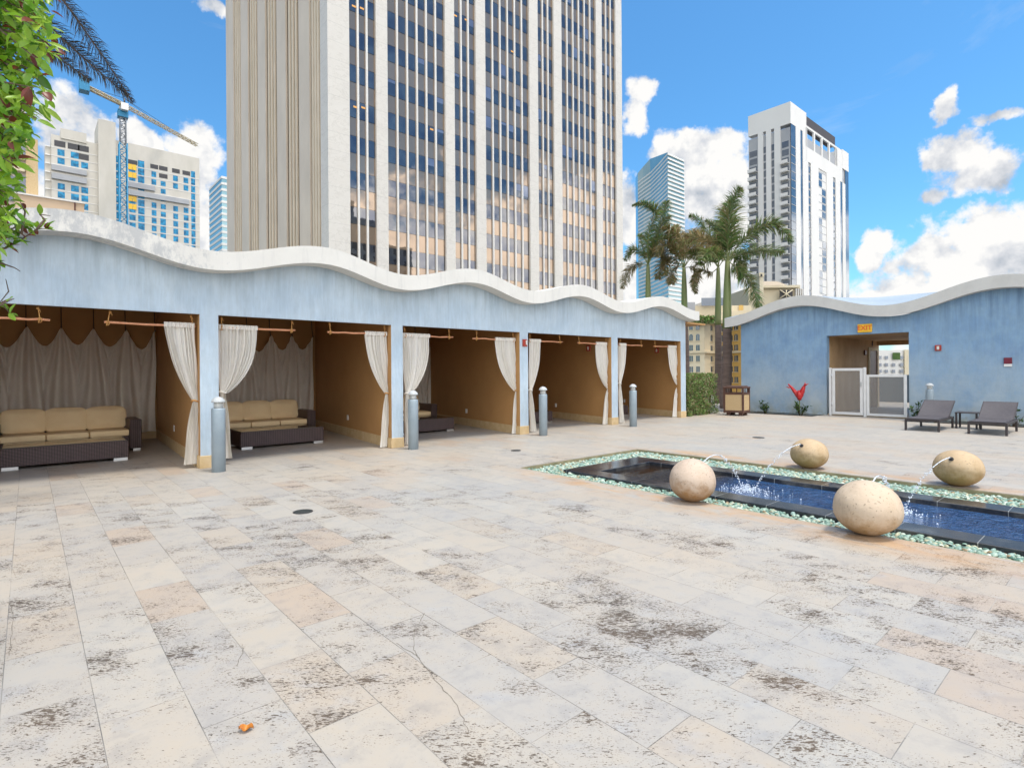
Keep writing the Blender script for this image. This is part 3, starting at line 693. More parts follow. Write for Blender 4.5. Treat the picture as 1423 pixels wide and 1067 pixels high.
b=MB(); b.box(PU0-.0,PV1-.03,-.3,PU1,PV1,-.004); b.box(PU0,-6,-.3,PU0+.03,PV1-.032,-.004); b.box(PU1-.03,-6,-.3,PU1,PV1-.032,-.004); b.build('kerb_face',K['kerb'],kb)
b=MB(); b.quad((PU0+.03,-6,-.13),(PU1-.03,-6,-.13),(PU1-.03,PV1-.03,-.13),(PU0+.03,PV1-.03,-.13)); tag(b.build('trench_bed',K['soil']),kind='structure')
pb=MB(); rs=random.Random(3)
def pebble(x,y,z,s):
    a=rs.uniform(0,PI); n=len(pb.v); sx=s*rs.uniform(.8,1.5); sy=s*rs.uniform(.6,1.); sz=s*rs.uniform(.4,.7); tl=rs.uniform(-.4,.4)
    pts=[(0,0,sz)]+[(sx*math.cos(t+.3)*.72,sy*math.sin(t+.3)*.72,sz*.62*rs.uniform(.8,1.1)) for t in [PI/3*k for k in range(6)]]+[(sx*math.cos(t),sy*math.sin(t),-sz*.2) for t in [PI/3*k for k in range(6)]]
    for px,py,pz in pts:
        pz+=px*tl; pb.v.append((x+px*math.cos(a)-py*math.sin(a),y+px*math.sin(a)+py*math.cos(a),z+pz))
    for k in range(6):
        k2=(k+1)%6; pb.f.append((n,n+1+k,n+1+k2)); pb.f.append((n+1+k,n+7+k,n+7+k2,n+1+k2)); pb.sm+=[True,True]
def fillp(x0,y0,x1,y1,dens,s):
    for _ in range(int((x1-x0)*(y1-y0)*dens)): pebble(rs.uniform(x0,x1),rs.uniform(y0,y1),-.085+rs.uniform(0,.05),s*rs.uniform(.75,1.25))
for x0,x1 in ((PU0+.04,CU0-.01),(CU1+.01,PU1-.04)): fillp(x0,-.6,x1,PV1-.05,1900,.024); 
fillp(CU0,CV1+.01,CU1,PV1-.05,1900,.024)
tag(pb.build('pebbles',K['pebble']),'loose green and white pebbles filling the trench around the pool','pebbles',kind='stuff')
# ------------------------------------------------------------------ stone balls with jets
def ball(x,y,w,h,mat,nz,lab,tilt=0,sy=1.):
    r=empty('stone_ball',(x,y,0),lab,'stone ball','stone fountain balls around the pool')
    b=MB(); rb=h/2
    def fn(i,j):
        a=2*PI*i; e=PI*(j-.5); sx=w/2; rr=math.cos(e)
        k=1+.012*math.sin(3*a+x)+.01*math.sin(5*e+2*a)
        return (x+sx*rr*math.cos(a)*k,y+sx*sy*rr*math.sin(a)*k,rb+rb*math.sin(e)*(1+.05*math.cos(e)*math.sin(a+1)) )
    b.grid(fn,48,28); bo=b.build('ball_body',mat,r); 
    for v in bo.data.vertices: v.co.z-=rb-.0
    bo.location=(0,0,rb-.006)
    # nozzle: short dark spout on the upper flank facing the pool
    d=Vector((nz[0],nz[1],nz[2])).normalized(); p=Vector((x+d.x*w/2*.97,y+d.y*w/2*.97,rb+d.z*rb*.97))
    b=MB(); b.tube([p-d*.02,p+d*.012],.026,10); b.tube([p,p+d*.045],.012,8); b.build('nozzle',K['dark'],r)
    return p+d*.045
def jet(p,q,top,lab,rnd):
    rs=random.Random(rnd); r=empty('water_jet',tuple(p),lab,'water jet','water jets arching into the pool')
    p=Vector(p); q=Vector(q); n=44; pts=[]
    for i in range(n+1):
        s=i/n; z=p.z+(q.z-p.z)*s+4*top*s*(1-s); pts.append(Vector((p.x+(q.x-p.x)*s,p.y+(q.y-p.y)*s,z)))
    k=int(n*.45); b=MB(); b.tube(pts[:k],[.0068*(1-.35*i/k)+.0014*math.sin(i*1.9) for i in range(k)],7); b.build('stream',K['jet'],r)
    b=MB()
    for i in range(k,n+1):
        for _ in range(3):
            c=pts[i]+Vector((rs.gauss(0,.006),rs.gauss(0,.006),rs.gauss(0,.014))); s=rs.uniform(.004,.0085); b.lathe([(.2*s,-s),(.8*s,-.6*s),(s,0),(.75*s,.6*s),(.15*s,s)],c.x,c.y,c.z,6)
    tag(b.build('droplets',K['jet'],r),kind='stuff')
def splash(x,y,lab,rnd,R=.2):
    rs=random.Random(rnd); b=MB()
    for _ in range(300):
        a=rs.uniform(0,2*PI); d=abs(rs.gauss(0,R*.5)); s=rs.uniform(.002,.006); z=-.06+abs(rs.gauss(0,.045))*math.exp(-d*5)
        b.lathe([(.2*s,-s),(.8*s,-.6*s),(s,0),(.75*s,.6*s),(.15*s,s)],x+d*math.cos(a),y+d*math.sin(a),z,6)
    for _ in range(180):
        a=rs.uniform(0,2*PI); d=abs(rs.gauss(0,R*.8)); s=rs.uniform(.004,.016)
        b.lathe([(s,-.001),(s*.8,.003),(s*.3,.006)],x+d*math.cos(a),y+d*math.sin(a)*1.2,-.062,6,1,.6)
    o=b.build('splash',K['foam']); tag(o,lab,'splash','splashes in the fountain pool','stuff')
    o.data.transform(Matrix.Translation((-x,-y,.06))); o.location=(x,y,-.06)
p1=ball(5.775,3.47,.515,.49,K['ballrust'],(1,0,.75),'pale round stone ball with rusty base at the near edge of the pool')
p2=ball(5.775,1.70,.565,.49,K['ballpale'],(1,.1,.9),'largest pale egg shaped stone ball, nearest of the four',sy=.98)
p3=ball(9.03,3.43,.53,.45,K['ballyel'],(-1,.15,.75),'yellowish stone ball with dark nozzle, farther one across the pool')
p4=ball(9.03,1.62,.54,.46,K['ballyel'],(-1,.15,.7),'wide brownish yellow stone ball across the pool at the right')
jet(p1,(7.0,3.48,-.06),.24,'thin water jet arching from behind the pale ball with the rusty base',1)
jet(p2,(7.1,1.82,-.06),.20,'water jet arching from the largest pale ball',2)
jet(p3,(7.3,3.46,-.06),.12,'faint water jet from the farther yellowish ball',3)
jet(p4,(7.35,1.80,-.06),.12,'water jet falling from the wide brownish yellow ball',4)
splash(7.08,3.46,'low white splash behind the rusty based ball',5,.24); splash(7.18,1.82,'white ring splash in the blue water right of the largest ball',6,.17)
# ------------------------------------------------------------------ floor bits
for x,y,lab,rr in ((421,711,'dark round floor drain cover nearest the camera',.105),(717,626,'small round floor drain cover between bollards and pool',.1),(1054,608,'round floor drain cover beyond the pool near the bin',.13)):
    q=at(x,y,z=0); r=empty('drain_cover',(q.x,q.y,0),lab,'drain cover','round floor drain covers')
    MB().lathe([(rr,.0005),(rr,.004),(rr-.006,.006)],n=28).build('rim',K['steel'] if 0 else K['dark'],r,True)
    b=MB()
    for k in range(-4,5):
        hw=math.sqrt(max(0,(rr-.012)**2-(k*rr/5)**2)); b.box(-hw,k*rr/5-.004,.0062,hw,k*rr/5+.004,.008)
    b.build('grate',M('drain_grate',(.05,.06,.055),None,.6),r,True)
q=at(342,1015,z=0); b=MB()
def lf(i,j):
    s=(i-.5)*2; w=.022*math.sin(PI*min(1,max(0,j)))**.8
    x=s*w; y=(j-.5)*.06; return (x,y,.004+.012*abs(s)+.006*math.sin(j*9))
b.grid(lf,6,10); o=b.build('fallen_leaf',K['leafo']); o.location=(q.x,q.y,.002); o.rotation_euler=(0,0,1.0); o['_']=0; del o['_']; tag(o,'curled orange dead leaf lying on the paving','leaf')
for pts in ([(1200,430),(1172,480),(1168,530),(1185,560),(1240,630),(1290,690),(1325,770)],[(686,520),(684,545),(668,580)],[(25,400),(36,430),(34,490),(26,550)],[(1188,560),(1160,540),(1120,515)]):
    P_=[at(x/2.033,640+y/2.033,z=0) for x,y in pts]; b=MB(); rs=random.Random(len(pts)); Q=[]
    for a,c in zip(P_,P_[1:]):
        for k in range(6): q=a.lerp(c,k/6); Q.append(q+Vector((rs.gauss(0,.0035),rs.gauss(0,.0035),0)))
    Q.append(P_[-1]); w_=.0016
    for i in range(len(Q)-1):
        d=(Q[i+1]-Q[i]).normalized(); n_=Vector((-d.y,d.x,0))*w_*rs.uniform(.5,1.2); b.quad(Q[i]-n_,Q[i+1]-n_,Q[i+1]+n_,Q[i]+n_)
    o=b.build('paving_crack',K['crack']); o.location.z=.0015; tag(o,kind='structure')
# ------------------------------------------------------------------ exit building
U2=20.2; UF=19.9
def wv2(v): 
    return 3.415+.285*math.cos(2*PI*(v-2.62)/5.3)*(1 if v>-.5 else 1)
eb=empty('exit_building',(20.2,5,0),'deep blue stucco building with a wavy concrete roof and an open passage','building')
b=MB(); vs=[-2.+.1*i for i in range(121)]; vs=sorted(set([round(x,3) for x in vs if x<10.07]+[10.07,4.8,7.11]))
for a,c in zip(vs,vs[1:]):
    zb=2.637 if 4.8<=(a+c)/2<=7.11 else -.1
    b.quad((U2,c,zb),(U2,a,zb),(U2,a,wv2(a)+.02),(U2,c,wv2(c)+.02))
    b.quad((U2+.25,a,zb),(U2+.25,c,zb),(U2+.25,c,wv2(c)),(U2+.25,a,wv2(a)))
    if zb>1: b.quad((U2,a,zb),(U2,c,zb),(U2+.25,c,zb),(U2+.25,a,zb))
b.quad((U2,7.11,-.1),(U2+.25,7.11,-.1),(U2+.25,7.11,2.637),(U2,7.11,2.637)); b.quad((U2+.25,4.8,-.1),(U2,4.8,-.1),(U2,4.8,2.637),(U2+.25,4.8,2.637))
b.quad((U2,10.07,-.1),(U2,10.07,wv2(10.07)),(26,10.07,3.4),(26,10.07,-.1))
b.build('facade_wall',K['blue2'],eb)
b=MB(); rm=MB(); TH2=.345; vs=[-2.2+.12*i for i in range(107)]; vs=[x for x in vs if x<10.56]+[10.56]
for a,c in zip(vs,vs[1:]):
    A,C_=wv2(a),wv2(c)
    b.quad((UF,c,C_),(UF,a,A),(UF,a,A+TH2),(UF,c,C_+TH2))
    rm.quad((UF,c,C_+TH2),(UF,a,A+TH2),(24.,a,4.2),(24.,c,4.2),sm=True)
    b.quad((UF,a,A),(UF,c,C_),(24.,c,3.6),(24.,a,3.6),sm=True)
    b.quad((24.,a,3.6),(24.,c,3.6),(24.,c,4.2),(24.,a,4.2))
b.quad((UF,10.56,wv2(10.56)),(UF,10.56,wv2(10.56)+TH2),(24,10.56,4.2),(24,10.56,3.6)); b.build('wavy_roof',K['soffit'],eb); rm.build('roof_membrane',M('roof_membrane',(.34,.40,.46),(.28,.34,.40),.7,1,world=True),eb)
PW=7.22
ue=XU(1221.5,PW,500)
b=MB(); b.box(U2+.252,PW,0,ue,PW+.2,2.75); b.build('passage_wall',K['passage'],eb)
b=MB(); b.box(U2+.252,3.2,2.64,ue,PW+.2,2.75); b.box(ue-.25,3.2,2.47,ue-.01,PW-.003,2.64); b.build('passage_ceiling',K['passage'],eb)
b=MB(); b.box(U2+.252,4.4,0,ue,4.5,2.64); b.build('passage_wall',K['passage'],eb)
# doorway in the passage wall
d0,d1=XU(1206,PW,520),XU(1219,PW,520)
b=MB(); b.box(d0,PW-.05,0,d0+.12,PW-.002,2.25); b.box(d1-.12,PW-.05,0,d1,PW-.002,2.25); b.box(d0,PW-.052,2.25,d1,PW-.002,2.36); fr=b.build('door_frame',K['cream'],eb)
MB().box(d0+.12,PW-.02,0,d1-.12,PW-.002,2.25).build('passage_door',K['doorred'],eb)
q=at(1201.5,490,v=PW); MB().bbox(q.x-.12,PW-.05,q.z-.1,q.x+.12,PW-.002,q.z+.1,.02).build('wall_lamp',K['doorred'],eb)
q=at(1212,477,v=PW); MB().box(q.x-.05,PW-.02,q.z-.1,q.x+.05,PW-.002,q.z+.12).build('door_number_plate',K['dark'],eb)
MB().box(U2+.05,4.81,0,U2+.2,7.1,.03).build('door_threshold',K['stone'],eb)
# gate and fixed glass panel
def glazed(name,v0,v1,z1,fw,u_,lab,cat,extra=None):
    r=empty(name,(u_,(v0+v1)/2,0),lab,cat)
    b=MB(); z0=.04; b.bbox(u_-.025,v0,z0,u_+.025,v0+fw,z1,.004); b.bbox(u_-.025,v1-fw,z0,u_+.025,v1,z1,.004)
    b.bbox(u_-.023,v0+fw+.001,z0,u_+.023,v1-fw-.001,z0+fw,.004); b.bbox(u_-.023,v0+fw+.001,z1-fw,u_+.023,v1-fw-.001,z1,.004); b.build('frame',K['pgate'],r)
    MB().box(u_-.006,v0+fw-.005,z0+fw-.005,u_+.006,v1-fw+.005,z1-fw+.005).build('glass_pane',K['glass'],r)
    return r
gt=glazed('glass_gate',6.0,6.9,1.55,.085,20.08,'taller white framed glass gate at the left half of the passage','gate')
b=MB(); b.bbox(20.05,6.92,0,20.11,6.99,1.57,.005); gp=b.build('post',K['pgate'],gt); MB().bbox(20.05,5.91,0,20.11,5.985,1.57,.005).build('post',K['pgate'],gt)
for z in (.3,1.25): MB().tube([(20.06,6.905,z),(20.06,6.905,z+.12)],.016,8).build('hinge',K['steel'],gt)
MB().bbox(20.03,6.02,.95,20.055,6.06,1.1,.004).build('latch',K['steel'],gt)
fp=glazed('glass_barrier',4.83,5.90,1.34,.075,20.08,'lower white framed fixed glass panel beside the gate','glass barrier')
# exit sign
sg=empty('exit_sign',(U2,5.965,2.825),'yellow sign with orange EXIT letters above the passage','sign')
MB().bbox(U2-.06,5.765,2.69,U2-.002,6.167,2.957,.01).build('sign_case',K['exity'],sg)
cu=bpy.data.curves.new('EXIT','FONT'); cu.body='EXIT'; cu.size=.2; cu.align_x='CENTER'; cu.align_y='CENTER'; cu.extrude=.004; cu.offset=.004
tmp=bpy.data.objects.new('tmp',cu); COL.objects.link(tmp); bpy.context.view_layer.update()
me=bpy.data.meshes.new_from_object(tmp.evaluated_get(bpy.context.evaluated_depsgraph_get())); bpy.data.objects.remove(tmp)
me.materials.clear(); me.materials.append(K['exitr']); lt=bpy.data.objects.new('lettering',me); COL.objects.link(lt); lt.parent=sg
lt.matrix_local=Matrix(((0,0,-1,-.0645),(-1,0,0,0),(0,1,0,0),(0,0,0,1)))
q=at(1304,483.5,u=U2); alarm_box('u',(U2-.002,q.y,q.z),'red alarm box with strobe on the blue wall right of the passage')
r=empty('wall_plate',(U2,2.53,1.675),'square maroon and white plate on the blue wall at the right','wall sign')
MB().bbox(U2-.03,2.45,1.63,U2-.002,2.62,1.80,.005).build('maroon_panel',K['maroon'],r); MB().bbox(U2-.03,2.45,1.555,U2-.002,2.62,1.628,.005).build('white_panel',K['white'],r)
# far side of the passage: parapet
b=MB(); b.box(30,-2,0,30.3,12,1.25); r=b.build('parapet_wall',M('parapet_paint',(.06,.09,.12),(.08,.11,.14),.6,1,world=True)); tag(r,'low dark parapet wall seen through the glass panel of the passage','parapet')
# ------------------------------------------------------------------ litter bin
bu,bv=17.9,8.95
q=at(1030,577,z=0); bu,bv=q.x,q.y+.15
ang=math.radians(8)
r=empty('litter_bin',(bu,bv,0),'square brown litter bin with tan stone panels beside the palm trunk','litter bin',rz=ang)
w=.33
b=MB()
for sx in (-1,1):
    for sy in (-1,1): b.bbox(sx*w-.03*(1 if sx>0 else -1)*1-.03,sy*w-.03*sy-.03,.08,sx*w-.03*sx+.03,sy*w-.03*sy+.03,.93,.004)
b.bbox(-w+.001,-w+.001,.10,w-.001,w-.001,.17,.004); b.bbox(-w+.001,-w+.001,.70,w-.001,w-.001,.76,.004); b.build('frame',K['binbrown'],r,True)
for T in (0,1,2,3): MB().bbox(-w+.06,-w+.012,.172,w-.06,-w+.05,.698,.004,Matrix.Rotation(T*PI/2,4,'Z')).build('side_panel',K['bintan'],r,True)
b=MB(); b.bbox(-w-.015,-w-.015,.90,w+.015,w+.015,.955,.015); b.bbox(-w+.05,-w+.05,.955,w-.05,w-.05,.985,.015); b.build('lid',K['binbrown'],r,True)
b=MB()
for T in range(4):
    for x in (-.11,.11): b.box(x-.012,-w+.01,.76,x+.012,-w+.03,.90,Matrix.Rotation(T*PI/2,4,'Z'))
b.build('lid_support',K['binbrown'],r,True)
MB().box(-w+.08,-w+.08,.5,w-.08,w-.08,.74).build('liner',K['dark'],r,True)
for sx in (-1,1):
    for sy in (-1,1): MB().bbox(sx*.2-.06,sy*.2-.06,0,sx*.2+.06,sy*.2+.06,.099,.004).build('foot',K['binbrown'],r,True)
# ------------------------------------------------------------------ loungers
def make_lounger():
    r=empty('sun_lounger',(0,0,0)); hw=.33; hz=.31
    def strip(y0,y1,fn,nx,name,mat,th=.02):
        pass
    b=MB()
    for sy in (-1,1): b.bbox(0,sy*hw-.02,hz-.07,1.5,sy*hw+.02,hz-.02,.004)
    b.bbox(0,-hw+.021,hz-.07,.04,hw-.021,hz-.02,.004); b.bbox(1.02,-hw+.021,hz-.07,1.06,hw-.021,hz-.022,.004); b.bbox(1.46,-hw+.021,hz-.07,1.5,hw-.021,hz-.02,.004); b.build('frame',K['lframe'],r,True)
    for x in (.0,1.40):
        for sy in (-1,1): MB().bbox(x,sy*hw-.0225,0,x+.05,sy*hw+.0225,hz-.072,.004).build('leg',K['lframe'],r,True)
    b=MB()
    def seat(i,j): return (.0+1.06*i,(-.31+.62*j),hz-.012-.022*math.sin(PI*i)*math.sin(PI*j))
    b.grid(seat,14,6); b.grid(lambda i,j:tuple(Vector(seat(i,j))-Vector((0,0,.008))),14,6,True,True); b.build('seat_sling',K['sling'],r,True)
    T=Matrix.Translation((1.05,0,hz-.01))@Matrix.Rotation(-math.radians(29),4,'Y')
    def bk(i,j):
        p=Vector((.78*i,-.31+.62*j,-.03*math.sin(PI*i)*math.sin(PI*j))); return tuple(T@p)
    b=MB(); b.grid(bk,12,6); b.grid(lambda i,j:tuple(Vector(bk(i,j))-Vector((0,0,.008))),12,6,True,True); bs=b.build('back_sling',K['sling'],r,True)
    b=MB()
    for sy in (-1,1): b.bbox(0,sy*.315-.015,-.035,.8,sy*.315+.015,-.002,.003,T)
    b.bbox(.77,-.299,-.035,.8,.299,-.002,.003,T); b.build('backrest_frame',K['lframe'],r,True)
    b=MB()
    for sy in (-1,1): b.tube([(T@Vector((.5,sy*.28,-.03)))[:],(1.36,sy*.28,hz-.04)],.01,6)
    b.build('back_stay',K['lframe'],r,True)
    MB().lathe([(.05,-.02),(.05,.02)],0,0,0,14).build('wheel',K['dark'],r,True).matrix_local=Matrix.Translation((1.3,.02,.18))@Matrix.Rotation(PI/2,4,'X')
    return r
l0=make_lounger(); l0.location=(16.33,3.63,0); l1=copy_tree(l0); l1.location=(16.38,2.42,0)
tag(l0,'left brown sling sun lounger, beside the passage and in front of the bollard','sun lounger','brown sun loungers by the blue wall'); tag(l1,'right brown sling sun lounger, cut by the right edge of the picture','sun lounger','brown sun loungers by the blue wall')
r=empty('side_table',(17.95,3.02,0),'small low dark side table between the two sun loungers','side table')
MB().bbox(-.24,-.23,.385,.24,.23,.41,.005).build('table_top',K['lframe'],r,True)
for sx in (-1,1):
    for sy in (-1,1): MB().bbox(sx*.21-.02,sy*.2-.02,0,sx*.21+.02,sy*.2+.02,.384,.003).build('leg',K['lframe'],r,True)
# ------------------------------------------------------------------ vegetation
def rdir(rs): 
    a=rs.uniform(0,2*PI); z=rs.uniform(-1,1); q=math.sqrt(1-z*z); return Vector((q*math.cos(a),q*math.sin(a),z))
def shrub(x,y,h,w,lab,rnd,name='leafy_shrub',z0=-.05,dens=1.,mat='leafdark',red=False):
    rs=random.Random(rnd); r=empty(name,(x,y,z0),lab,'plant'); st=MB(); lf=MB(); n=int(7*dens)
    for k in range(n):
        a=rs.uniform(0,2*PI); rad=rs.uniform(.2,1)*w/2; hh=h*rs.uniform(.45,1)*(1-.25*rad/(w/2)); tip=Vector((x+rad*math.cos(a),y+rad*math.sin(a),z0+hh)); base=Vector((x+.04*math.cos(a),y+.04*math.sin(a),z0))
        mid=(base+tip)/2+Vector((0,0,.06)); st.tube([base,mid,tip],[.009,.006,.003],5)
        for j in range(int(13*dens)):
            s=rs.uniform(.3,1.05); p=base.lerp(tip,s)+rdir(rs)*.03; d=(rdir(rs)+Vector((0,0,.5))+(tip-Vector((x,y,z0+h*.3)))*.8).normalized()
            lf.leaf(p,d,Vector((0,0,1))+rdir(rs)*.4,rs.uniform(.08,.14),rs.uniform(.045,.07))
    st.build('stem',K['twig'],r); lf.build('foliage',K[mat],r)
    return r
def wp(px,u): return at(px,560,u=u).y
shrub(19.75,wp(1064,19.75),.56,.46,'small dark green shrub between the litter bin and the red flower',11)
fl=shrub(19.7,wp(1112,19.7),.5,.72,'green plant crowned by a bright red flower at the foot of the blue wall',12,'red_flower_plant',dens=1.3)
fy=wp(1110,19.62)
b=MB(); b.tube([(19.68,fy,-.05),(19.66,fy,.3),(19.65,fy-.02,.55)],[.02,.018,.022],7); b.build('flower_stalk',K['shaft'],fl)
def bract(tip,w,base=(19.65,None,.50)):
    b=MB(); p0=Vector((19.64,fy-.02,.50)); t_=Vector(tip); d=t_-p0
    n=9; pts=[p0+d*(i/n)+Vector((0,0,.05*math.sin(PI*i/n))) for i in range(n+1)]
    b.tube(pts,[w*(.5+.7*math.sin(PI*min(1,(i/n)*1.05+.12))*(1-.25*(i%2))) for i in range(n+1)],9); return b
bract((19.6,fy+.33,1.02),.055).build('red_bract',K['red'],fl); bract((19.62,fy-.22,1.04),.07).build('red_bract',K['red'],fl); bract((19.55,fy-.02,.80),.085).build('red_bract',K['red'],fl)
for t_,q_ in (((19.58,fy+.40,.93),(19.6,fy+.28,.90)),((19.6,fy-.22,1.1),(19.6,fy-.2,.96)),((19.6,fy-.33,1.05),(19.6,fy-.2,.98))):
    b=MB(); b.tube([q_,t_],[.03,.004],6); b.build('red_bract',K['red'],fl)
shrub(19.7,wp(1277,19.7),.62,.5,'small green shrub left of the bollard behind the left lounger',13)
shrub(19.6,wp(1300,19.6),.62,.3,'dark shrub showing between the lounger backrest and the wall',14)
shrub(19.5,wp(1408,19.5),.62,.9,'green shrub behind the right sun lounger',15)
# hedge
rs=random.Random(5); hx0,hx1,hy0,hy1,hz=16.32,18.25,9.95,10.75,1.38
r=empty('hedge',(17.2,10.3,0),'clipped green hedge between the cabanas and the palm trunks','hedge'); b=MB()
for _ in range(9000):
    f=rs.random()
    if f<.55: p=(rs.uniform(hx0,hx1),hy0+abs(rs.gauss(0,.10)),rs.uniform(.0,hz))
    elif f<.7: p=(hx0+abs(rs.gauss(0,.08)),rs.uniform(hy0,hy1),rs.uniform(0,hz))
    elif f<.85: p=(rs.uniform(hx0,hx1),rs.uniform(hy0,hy1),hz-abs(rs.gauss(0,.06)))
    else: p=(rs.uniform(hx0,hx1),rs.uniform(hy0,hy1),rs.uniform(.0,hz))
    bump=.06*math.sin(p[0]*7+p[2]*5)*math.sin(p[2]*9+1)
    b.leaf((p[0],p[1]-bump,p[2]+.03*math.sin(p[0]*11)),rdir(rs)+Vector((0,-.5,.3)),rdir(rs),rs.uniform(.05,.085),rs.uniform(.025,.04))
b.build('foliage',K['hedge'],r)
b=MB()
for _ in range(90):
    x=rs.uniform(hx0+.1,hx1-.1); y=rs.uniform(hy0+.12,hy1-.1); b.tube([(x,y,0),(x+rs.uniform(-.1,.1),y+rs.uniform(-.05,.05),.6),(x+rs.uniform(-.2,.2),y,1.25)],[.016,.01,.004],5)
b.box(hx0+.3,hy0+.3,0,hx1-.3,hy1-.2,1.15)
b.build('branches',K['twig'],r)
# ------------------------------------------------------------------ palms
def frond(b,rb,pts,width,rs,dens=1.,droop=.35,lw=.035):
    # pts: control points of the midrib; leaflets hang from both sides
    P=[Vector(p) for p in pts]
    def cr(t):
        n=len(P)-1; x=t*n; i=min(int(x),n-1); f=x-i
        p0=P[max(i-1,0)];p1=P[i];p2=P[i+1];p3=P[min(i+2,n)]
        return .5*((2*p1)+(-p0+p2)*f+(2*p0-5*p1+4*p2-p3)*f*f+(-p0+3*p1-3*p2+p3)*f**3)
    n=26; path=[cr(i/n) for i in range(n+1)]; Ln=sum((path[i+1]-path[i]).length for i in range(n))
    rb.tube(path,[.028*(1-.85*i/n)*max(1,Ln/2.5)*.8 for i in range(n+1)],5)
    m=int(Ln*78*dens)
    for k in range(m):
        t=.16+.84*(k+rs.random())/m; p=cr(min(t,.999)); d=(cr(min(t+.02,1))-cr(max(t-.02,0))).normalized()
        sd=d.cross(Vector((0,0,1)))
        if sd.length<.15: sd=Vector(rdir(rs)); sd=(sd-d*sd.dot(d))
        sd.normalize(); nn=sd.cross(d)
        w=width*(math.sin(PI*min(1,.12+t*.86))**.6)*rs.uniform(.75,1.1)
        for s in (-1,1):
            dr=(sd*s*rs.uniform(.7,1)+d*rs.uniform(.45,.9)+nn*rs.uniform(-.8,.95)).normalized()
            q1=p+dr*w*.5; q2=q1+(dr*.8+Vector((0,0,-droop*rs.uniform(.6,1.6)))).normalized()*w*.5
            ww=lw*rs.uniform(.7,1.1); side=(dr.cross(nn)).normalized()*ww*.5
            tw=rs.uniform(-.5,.5); side=side*math.cos(tw)+nn*ww*.5*math.sin(tw)
            i0=len(b.v); b.v+=[tuple(p-side*.5),tuple(p+side*.5),tuple(q1+side),tuple(q1-side),tuple(q2)]
            b.f+=[(i0,i0+1,i0+2,i0+3),(i0+3,i0+2,i0+4)]; b.sm+=[False,False]
def palm(name,trunk,crown,Z,tr,fronds,lab,mat,rnd,shaftpx=70,dens=1.,zbase=0,width=.55):
    rs=random.Random(rnd)
    top=at(*crown,Z=Z); bot=at(trunk[0],trunk[1],Z=Z); base=Vector((bot.x,bot.y,zbase))
    r=empty(name,tuple(base),lab,'palm tree','royal palms behind the cabanas')
    shb=at(crown[0]+(trunk[0]-crown[0])*.3,crown[1]+shaftpx,Z=Z)
    b=MB(); n=46; path=[]; rad=[]
    for i in range(n+1):
        s=i/n; p=base.lerp(shb,s)+Vector((.03*math.sin(s*5),.03*math.cos(s*4),0)); path.append(p); rad.append(tr*(1.12-.25*s)*(1+.035*(i%2)))
    b.tube(path,rad,14); b.build('trunk',K['trunk'],r)
    b=MB(); path=[shb.lerp(top,i/10) for i in range(11)]; path[0]=path[0]-Vector((0,0,.05)); b.tube(path,[tr*(.9+.12*math.sin(PI*i/10)-.045*i) for i in range(11)],12); b.build('crownshaft',K['shaft'],r)
    for k,fr in enumerate(fronds):
        lv=MB(); rb=MB(); dz=0
        pts=[]; m=len(fr['p'])
        ddep=fr.get('d',rs.uniform(-1.1,1.1))
        for i,(x,y) in enumerate(fr['p']):
            pts.append(at(x,y,Z=Z+ddep*(i/(m-1))))
        pts[0]=top.copy()
        frond(lv,rb,pts,fr.get('w',width),rs,dens)
        f=lv.build('frond',K[fr.get('m',mat)],r); child('midrib',rb,K['shaft'],f,r)
    return r
def cpx(L_): return [(860+x/4.103,180+y/4.103) for x,y in L_]
def FR(pts,**k): k['p']=cpx(pts); return k
palm('palm_tree',(901.5,470),(900.5,368),28,.17,[
 FR([(165,760),(170,600),(215,470),(150,425),(80,432)],w=.5,m='frond'),FR([(165,760),(140,690),(120,600),(165,640)],w=.25),FR([(165,760),(120,700),(70,690),(35,745)],w=.6),
 FR([(165,760),(100,770),(50,820),(20,905)],w=.6,m='frondbrown'),FR([(165,760),(200,650),(250,500),(275,410)],w=.75),FR([(165,760),(230,640),(290,620),(310,700)],w=.7),FR([(165,760),(210,700),(260,720),(265,830)],w=.6,m='frondbrown'),
 FR([(165,760),(180,690),(240,570),(290,500)],w=.7)],'leftmost palm, its green shaft rising just right of the tall tower','frond',21)
palm('palm_tree',(953,470),(950.5,372),27,.17,[
 FR([(375,780),(350,700),(330,600),(325,545)],w=.5),FR([(375,780),(320,690),(260,660),(215,720)],w=.7,m='frondbrown'),FR([(375,780),(310,740),(250,760),(225,850)],w=.75,m='frondbrown'),
 FR([(375,780),(420,690),(480,620),(540,640)],w=.75),FR([(375,780),(440,700),(520,690),(570,740)],w=.7,m='frondbrown'),FR([(375,780),(400,640),(430,590),(480,580)],w=.7),FR([(375,780),(430,790),(440,850),(425,920)],w=.5,m='frondbrown'),
 FR([(375,780),(330,780),(300,830),(300,880)],w=.6,m='frondbrown'),FR([(375,780),(360,640),(300,580),(260,560)],w=.6)],'second palm from the left, with the brownest drooping crown','frondbrown',22)
palm('palm_tree',(997.5,520),(998,372),25.5,.155,[
 FR([(565,800),(520,820),(470,800),(430,860),(440,935)],w=.45,m='frondbrown'),FR([(565,800),(520,730),(450,720),(400,700)],w=.65),FR([(565,800),(560,700),(520,600),(460,520),(405,490)],w=.6,m='frond'),
 FR([(565,800),(580,700),(590,600),(570,520)],w=.6),FR([(565,800),(500,700),(420,640),(350,640)],w=.7,m='frondbrown'),FR([(565,800),(620,720),(700,700),(740,740)],w=.5),FR([(565,800),(540,740),(480,770),(450,760)],w=.5)],'slimmer palm left of the forked pair of trunks behind the hedge','frond',23,80)
